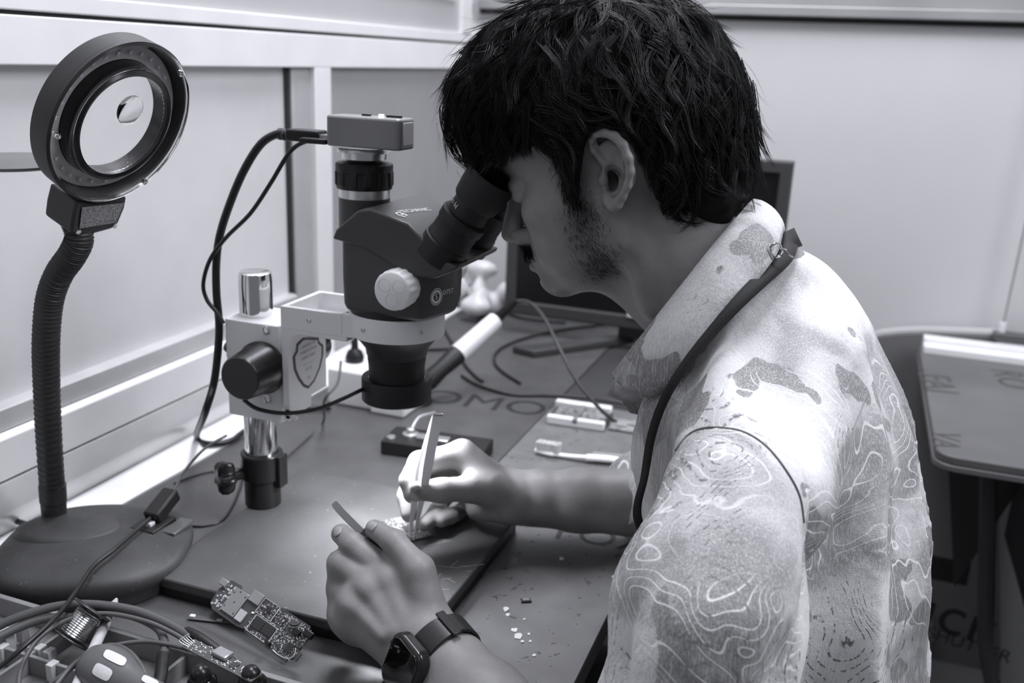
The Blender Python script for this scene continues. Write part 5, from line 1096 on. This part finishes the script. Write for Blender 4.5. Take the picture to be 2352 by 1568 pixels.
# power adapters behind the post
def wbox(px0, px1, y0, hgt, dep, label, name='power_adapter'):
    a, b_ = D(px0, y0), D(px1, y0+8); m = MB().bb((a.x, a.y, .7503), (b_.x, a.y+dep, .7503+hgt)); return tag(obj(name, m, mat('adapter_white', 228, .4), bevel=.003), label, 'adapter')
wa = wbox(752, 872, 925, .050, .05, 'white power adapter block just right of the microscope focus block')
a_ = D(950, 945); wb = MB().bb((D(868, 935).x, a_.y-.03, .7503), (a_.x, a_.y+.05, .7503+.040)); wb = tag(obj('socket_strip', wb, mat('adapter_white', 228, .4), bevel=.003), 'white socket strip partly behind the black microscope objective', 'socket strip')
pp_ = SY(815, 838, a_.y+.02); b = MB().lathe([(.0001, 0), (.012, 0), (.013, .006), (.010, .014), (.005, .018), (.0045, .03), (.0001, .031)], (pp_.x, a_.y+.02, .801), seg=24)
pg_ = tag(obj('mains_plug', b, M_blk2), 'black mains plug standing in the white adapter behind the microscope arm', 'plug')
b = MB().tube([(pp_.x, a_.y+.02, .829), (pp_.x+.004, a_.y+.03, .85), (pp_.x-.05, a_.y+.09, .84), (pp_.x-.08, a_.y+.16, .80), (pp_.x-.06, a_.y+.22, .756), (pp_.x+.05, a_.y+.28, .756)], .003, 8); obj('cord', b, M_cab, pg_, ang=80)
cab('usb_lead', [P(783, 830, 1.15), P(775, 880, 1.13), P(745, 920, 1.12), D(742, 970, .753), D(700, 1010, .753), D(655, 1050, .753)], .0016, mat('grey_cable', 75, .5), 'thin grey cable dropping behind the white focus block to the bench', 'cable')
# soldering iron leaning on its stand
si = thing('soldering_iron', 'white handled soldering iron slanting up behind the microscope objective', 'soldering iron', T_(P(1000, 880, 1.33)))
a0, a1, a2, a3 = P(972, 885, 1.31), P(1052, 812, 1.335), P(1138, 735, 1.37), P(1185, 690, 1.39)
obj('handle', MB().tube([a1, a1.lerp(a2, .5), a2], lambda t: .0138-.0017*t, 20, smooth=True), mat('iron_white', 222, .4), si, ang=60)
ax_ = (a1-a0); obj('grip', MB().lathe([(.0001, 0), (.0125, .002), (.014, .01), (.012, ax_.length*.5), (.014, ax_.length-.004), (.013, ax_.length+.001), (.0001, ax_.length+.001)], a0, ax_, 28), M_blk2, si)
ax_ = a3-a2; pr2 = [(.0001, -.002)]
for k in range(14): pr2 += [(.0078-.0002*k, ax_.length*k/14), (.0062-.00018*k, ax_.length*(k+.6)/14)]
obj('strain_relief', MB().lathe(pr2+[(.0001, ax_.length)], a2, ax_, 20), M_blk2, si)
obj('cord', MB().tube([P(1183, 692, 1.39), P(1215, 694, 1.38), P(1250, 730, 1.34), P(1285, 800, 1.28), P(1325, 875, 1.25), P(1370, 930, 1.24), D(1415, 968, .754), D(1480, 984, .754), D(1560, 980, .754)], .0024, 8), mat('iron_cord', 60, .45), si, ang=80)
st_ = thing('iron_stand', 'dark stand cup holding the tip of the soldering iron behind the microscope', 'stand', T_(D(965, 905, .75)))
bq = P(972, 885, 1.31); obj('cup', MB().lathe([(.0001, 0), (.018, 0), (.02, .004), (.014, .012), (.014, max(.02, bq.z-.7505-.01)), (.011, max(.02, bq.z-.7505-.006))], (bq.x-.006, bq.y-.003, .7503), seg=28), M_blk2, st_)
# gadget board beyond the toothbrush
gA = D(1255, 972); gb = thing('power_bank_board', 'open gadget board with two white rails beyond the toothbrush', 'circuit board', T_(D(1330, 975)))
ux = Vector((1, .06, 0)).normalized(); T5 = frame(gA, ux, Vector((-ux.y, ux.x, 0)), Vector((0, 0, 1))); GL = D(1400, 975).x-gA.x
obj('tray', MB().bb((0, 0, .0002), (GL, .060, .006), T5), mat('gadget_dark', 70, .5), gb, bevel=.001); obj('rail', MB().bb((.0, -.002, .0002), (GL, .008, .012), T5), M_ivory, gb, bevel=.002); obj('rail', MB().bb((-.002, .052, .0002), (GL*.98, .064, .014), T5), M_ivory, gb, bevel=.002)
obj('circuit', MB().bb((.006, .010, .006), (GL-.004, .050, .0085), T5), mat('gadget_pcb', 110, .5, noise=(160, 50)), gb); obj('strap', MB().bb((GL*.45, -.003, .006), (GL*.54, .066, .013), T5), mat('gadget_mid', 120, .5), gb, bevel=.002)
g2 = obj('module_board', MB().bb((GL+.004, .006, .0002), (GL+.042, .046, .004), T5), mat('gadget_pcb2', 125, .5, noise=(120, 30)), bevel=.001); tag(g2, 'small square module board right of the white railed gadget, under the cord', 'circuit board'); obj('chip', MB().bb((GL+.012, .016, .004), (GL+.026, .032, .006), T5), M_gold, g2)
# toothbrush
tbr = thing('toothbrush', 'white toothbrush lying on the grey mat beyond the right forearm', 'toothbrush', T_(D(1360, 1050)))
hp_ = [(1232, 1032), (1262, 1040), (1300, 1046), (1350, 1050), (1400, 1054), (1450, 1062), (1500, 1072), (1540, 1076)]
hpts = [D(x, y, .7545+.002*(i in (3, 4))) for i, (x, y) in enumerate(hp_)]
obj('handle', MB().tube(hpts, lambda t: .0052 if t < .18 else (.0036 if t < .42 else .0062-.001*abs(t-.7)), 12, flat=.65), mat('brush_white', 228, .35), tbr, ang=60)
obj('grip', MB().tube([D(1362, 1040, .7585), D(1410, 1044, .7595), D(1460, 1050, .7595), D(1500, 1060, .7585)], .0042, 10, flat=.5), mat('brush_grip', 120, .4), tbr, ang=60)
b = MB(); rr = random.Random(4); q0, q1 = D(1236, 1030, .757), D(1284, 1038, .757)
for i in range(11):
    for j in range(4):
        c = q0.lerp(q1, i/10)+Vector((0, (j-1.5)*.0028, 0)); b.cyl(c, c+Vector((rr.uniform(-.0008, .0008), rr.uniform(-.0008, .0008), .0105)), .0012, .0013, 6)
bs = obj('bristles', b, mat('bristle', 200, .6), tbr); bs['kind'] = 'stuff'
# loose cables on the far part of the mat
def cab2(pts, r, label, m=None): return cab('cable', [D(x, y, .7505+r+z) for x, y, z in pts], r, m or M_cab, label)
cab2([(1060, 862, 0), (1100, 885, 0), (1170, 905, 0), (1260, 908, 0), (1330, 912, 0), (1420, 925, 0), (1500, 940, 0)], .0021, 'black cable crossing the mat to the right behind the gadget board')
cab2([(1195, 880, .0), (1150, 850, 0), (1135, 825, 0), (1150, 800, 0), (1210, 775, 0), (1300, 755, 0), (1400, 745, 0)], .0022, 'black cable looping below the left half of the monitor')
cab2([(1045, 700, 0), (1100, 705, 0), (1150, 712, 0), (1200, 730, 0), (1300, 740, 0)], .0022, 'dark cable along the back of the bench near the crumpled bag')
cab2([(1010, 740, 0), (1040, 790, 0), (1070, 840, 0), (1100, 870, 0), (1110, 875, 0)], .0022, 'thin dark cable passing under the soldering iron grip')
cab2([(440, 1208, -.001), (470, 1208, -.001), (510, 1195, -.001), (535, 1160, -.001), (552, 1120, .0), (562, 1095, .0), (610, 1070, 0)], .0014, 'thin dark cable between the lamp base and the microscope post')
cab2([(400, 1110, 0), (470, 1085, 0), (560, 1075, 0)], .0012, 'thin cable on the mat behind the star shaped clamp knob')
# crumpled bag at the back corner
BG = Field((-.66, 1.30, .74), (-.42, 1.62, .93), .006); rr = random.Random(12); bc_ = D(1100, 720)
for k in range(26):
    BG.ell((bc_.x+rr.uniform(-.07, .05), bc_.y+rr.uniform(-.06, .06), .775+rr.uniform(-.01, .07)*.9), (rr.uniform(.012, .034), rr.uniform(.012, .03), rr.uniform(.010, .028)), .006)
V_, Q_ = BG.mesh(1); V_[:, 2] = np.maximum(V_[:, 2], .7506); bag = link('plastic_bag', npmesh('plastic_bag', V_, Q_)); bag.data.materials.append(mat('bag_white', 215, .35, noise=(30, 14), bump=(60, .6))); tag(bag, 'crumpled pale plastic bag at the back left corner beside the monitor', 'bag')

# ================================================================ parts tray and clutter at the lower left
M_tray = mat('tray_grey', 128, .45, noise=(30, 6)); M_gc = mat('grey_lead', 82, .4)
TA, TB = D(250, 1430, .773), D(700, 1562, .773); tu = (TB-TA).normalized(); tv = Vector((tu.y, -tu.x, 0))
if tv.y > 0: tv = -tv
TT_ = frame((TA.x, TA.y, .7508), -tu, tv, Vector((0, 0, 1)))
tray = thing('parts_tray', 'grey plastic compartment tray at the lower left corner, under cables and tools', 'tray', (TA.x, TA.y, .7508))
X0, X1, Y1, TH = -.20, .16, .17, .020
b = MB().bb((X0, 0, 0), (X1, Y1, .0025), TT_); b.bb((X0, 0, .0025), (X1, .005, TH), TT_); b.bb((X0, Y1-.005, .0025), (X1, Y1, TH), TT_); b.bb((X0, .005, .0025), (X0+.005, Y1-.005, TH), TT_); b.bb((X1-.005, .005, .0025), (X1, Y1-.005, TH), TT_)
obj('tray_body', b, M_tray, tray, bevel=.0006, ang=30)
for x, y0, y1 in ((.027, .005, .165), (-.078, .005, .165), (.087, .05, .165)):
    obj('divider', MB().bb((x, y0, .0025), (x+.003, y1, TH-.002), TT_), M_tray, tray, bevel=.0004)
obj('divider', MB().bb((-.195, .05, .0025), (.155, .053, TH-.002), TT_), M_tray, tray, bevel=.0004)
for x0, x1, y0, y1 in ((-.19, -.085, .06, .16),): obj('raised_floor', MB().bb((x0, y0, .0025), (x1, y1, .006), TT_), mat('tray_floor', 110, .5), tray, bevel=.001)
# connector bits
gr = 'small white connectors in the tray'
bit = None
for i, (x, y) in enumerate(((20, 1478), (12, 1462), (52, 1452), (72, 1497), (94, 1502), (116, 1510), (122, 1540), (8, 1500))):
    c = D(x, y, .763); T6 = frame(c, tu, tv, Vector((0, 0, 1)))
    if bit is None:
        bit = obj('connector', MB().box((0, 0, 0), (.006, .008, .014), T6), mat('connector_white', 190, .4), bevel=.0006); tag(bit, 'tiny pale connector block standing in the left compartment of the tray', 'connector', gr); b0 = bit.location.copy(); c0_ = c
    else:
        o = bit.copy(); C.objects.link(o); o.location = b0+(c-c0_); 
# cables
def lead(pts, r, label, m=M_gc, name='lead'):
    return cab(name, [D(x, y, z) for x, y, z in pts], r, m, label)
lead([(-160, 1530, .765), (-30, 1452, .776), (40, 1418, .782), (130, 1392, .786), (210, 1388, .788), (300, 1400, .788), (370, 1425, .786), (425, 1455, .784), (438, 1466, .783)], .0036, 'thickest grey lead arching over the tray below the lamp base')
lead([(-160, 1560, .763), (-30, 1478, .773), (50, 1438, .777), (110, 1420, .779), (180, 1415, .780), (240, 1402, .783), (300, 1412, .781), (360, 1440, .780), (378, 1478, .780), (374, 1512, .780)], .0034, 'second grey lead bending down right to the dark heat shrink sleeve')
lead([(42, 1575, .776), (50, 1530, .780), (85, 1470, .786), (140, 1430, .790), (200, 1412, .792), (260, 1410, .792), (340, 1428, .790), (400, 1455, .786), (432, 1476, .783)], .0018, 'thin grey lead arching in front of the solder spool')
lead([(120, 1585, .776), (165, 1530, .782), (220, 1492, .788), (262, 1482, .790), (300, 1500, .792), (330, 1540, .790), (345, 1580, .786)], .0020, 'thin grey lead looping over the screwdriver handle')
lead([(90, 1590, .770), (150, 1545, .776), (205, 1505, .780), (262, 1482, .783), (330, 1473, .784), (390, 1480, .784), (436, 1492, .783)], .0017, 'thin grey lead running right to the small strip board')
hs_ = lead([(374, 1506, .781), (371, 1540, .781), (364, 1580, .780)], .0046, 'dark heat shrink sleeve at the bottom edge right of the screwdriver', M_blk2, 'heat_shrink')
# solder spool
sa, sb = D(160, 1466, .776), D(212, 1400, .792); ax_ = sb-sa; Ls = ax_.length
sp = thing('solder_spool', 'small spool of shiny solder lying in the tray under the leads', 'spool', T_(sa-Vector((0, 0, .016))))
obj('winding', MB().lathe([(.0001, .001)]+[(.0098+.0004*(k % 2), .002+(Ls-.004)*k/24) for k in range(25)]+[(.0001, Ls-.001)], sa, ax_, 32), mat('solder_wire', 175, .2, metal=.85), sp)
for t in (0, 1):
    obj('flange', MB().lathe([(.004, -.0008), (.0158, -.0008), (.0162, 0), (.0158, .0008), (.004, .0008), (.004, -.0008)], sa+ax_*t, ax_, 40, cap=False), mat('spool_plastic', 48, .35), sp)
obj('hub_core', MB().lathe([(.0001, -.0005), (.0052, -.0005), (.0052, .003), (.0001, .003)], sa, ax_, 8), mat('spool_hub', 95, .5), sp)
# white stick
w0_, w1s = D(268, 1374, .776), D(172, 1585, .779); ax_ = w1s-w0_; Lw = ax_.length
wst = obj('plastic_stick', MB().lathe([(.0001, 0), (.0012, .001), (.0036, .011), (.0040, .012), (.0040, Lw)], w0_, ax_, 20), mat('stick_white', 185, .4)); tag(wst, 'pale plastic stick with a pointed tip lying across the tray', 'stick')
# screwdriver handle
h0, h1 = D(208, 1522, .780), D(385, 1615, .786); ax_ = (h1-h0); Lh = ax_.length
sd_ = thing('screwdriver', 'grey screwdriver handle with white grip panels at the bottom left edge', 'screwdriver', T_(h0.lerp(h1, .4)-Vector((0, 0, .014))))
obj('handle', MB().lathe([(.0001, -.002), (.008, -.001), (.0145, .004), (.0175, .012), (.0182, .022), (.0165, .034), (.0130, .045), (.0105, .056), (.0100, Lh), (.0001, Lh+.002)], h0, ax_, 40), mat('driver_grey', 92, .4), sd_, ang=60)
dr = bvh_of([bpy.data.objects['screwdriver'].children[0]])
M_pad = mat('driver_pad', 205, .5, bump=(500, .2))
for (cx, cy, a, wq, lq) in ((264, 1511, 26, 11, 27), (236, 1543, 28, 15, 22), (322, 1541, 26, 9, 22), (345, 1565, 26, 8, 20)):
    V = []; ca, sa_ = math.cos(math.radians(a)), math.sin(math.radians(a)); N1 = 9; okk = True
    for i in range(N1):
        for j in range(N1):
            u, v = 2*i/(N1-1)-1, 2*j/(N1-1)-1; m_ = max(abs(u), abs(v)); n2_ = (abs(u)**4+abs(v)**4)**.25 or 1; u, v = u*m_/n2_, v*m_/n2_
            x, y = u*lq, v*wq; p, nn = on(dr, cx+x*ca-y*sa_, cy+x*sa_+y*ca)
            if p is None: okk = False; break
            V.append(p+nn*.0006)
        if not okk: break
    if okk: obj('grip_panel', MB().add(V, [(i*N1+j, i*N1+j+1, (i+1)*N1+j+1, (i+1)*N1+j) for i in range(N1-1) for j in range(N1-1)]), M_pad, sd_, ang=80)
# strip board with socket and dark clip
s0, s1_ = D(432, 1478, .790), D(590, 1558, .788); u_ = (s1_-s0).normalized(); T7 = frame(s0, u_, Vector((-u_.y, u_.x, 0)), Vector((0, 0, 1))); LS = (s1_-s0).length
sb_ = thing('strip_board', 'narrow circuit board with a silver socket lying across the tray rim', 'circuit board', T_(s0.lerp(s1_, .5)))
obj('substrate', MB().bb((0, -.006, 0), (LS, .006, .001), T7), M_pcb, sb_, bevel=.0002); bx('socket', LS*.36, LS*.56, -.001, .008, .001, .0045, M_shield, .0008, sb_, T7); bx('memory_chip', LS*.64, LS*.72, -.003, .003, .001, .0018, M_chip, .0002, sb_, T7)
comps(T7, (.002, LS-.002, -.0055, .0055), 120, sb_, 8, avoid=((LS*.35, LS*.57, -.002, .006),))
b = MB()
for k in range(5): b.tube([T7 @ Vector((.004, -.003+.0015*k, .001)), T7 @ Vector((-.003, -.005+.002*k, .004)), T7 @ Vector((-.001, -.002+.001*k, .007))], .00025, 5)
obj('wire_ends', b, M_sil, sb_)
cl_ = lead([(428, 1450, .784), (456, 1464, .784), (488, 1486, .781), (520, 1512, .776), (556, 1545, .772), (600, 1580, .770)], .0042, 'dark probe clip lying behind the narrow board on the tray rim', M_blk2, 'probe_clip')
# earbuds
def bud(px, py, label, s=1.0):
    c = D(px, py, .782); e = thing('earbud', label, 'earbud', T_(c-Vector((0, 0, .02*s))), 'black earbuds at the bottom edge')
    obj('shell', MB().lathe([(.0001, -.018*s), (.007*s, -.016*s), (.0105*s, -.009*s), (.0105*s, -.003*s), (.0075*s, .001*s), (.0055*s, .002*s)], c, (.1, -.25, 1), 32), mat('gloss_black', 18, .12), e, ang=60)
    obj('ear_tip', MB().lathe([(.0055*s, .001*s), (.0072*s, .002*s), (.0072*s, .006*s), (.0055*s, .0105*s), (.002*s, .0125*s), (.0001, .0127*s)], c, (.1, -.25, 1), 32), mat('silicone_black', 22, .3), e, ang=60)
bud(462, 1560, 'glossy black earbud at the bottom edge left of the narrow circuit board')
bud(578, 1562, 'glossy black earbud at the bottom edge under the end of the narrow circuit board', 1.0)
lead([(-20, 1208, .757), (20, 1195, .758), (50, 1200, .762), (70, 1210, .770)], .0028, 'black cable entering the lamp base at the left edge of the picture', M_cab, 'lamp_cable')
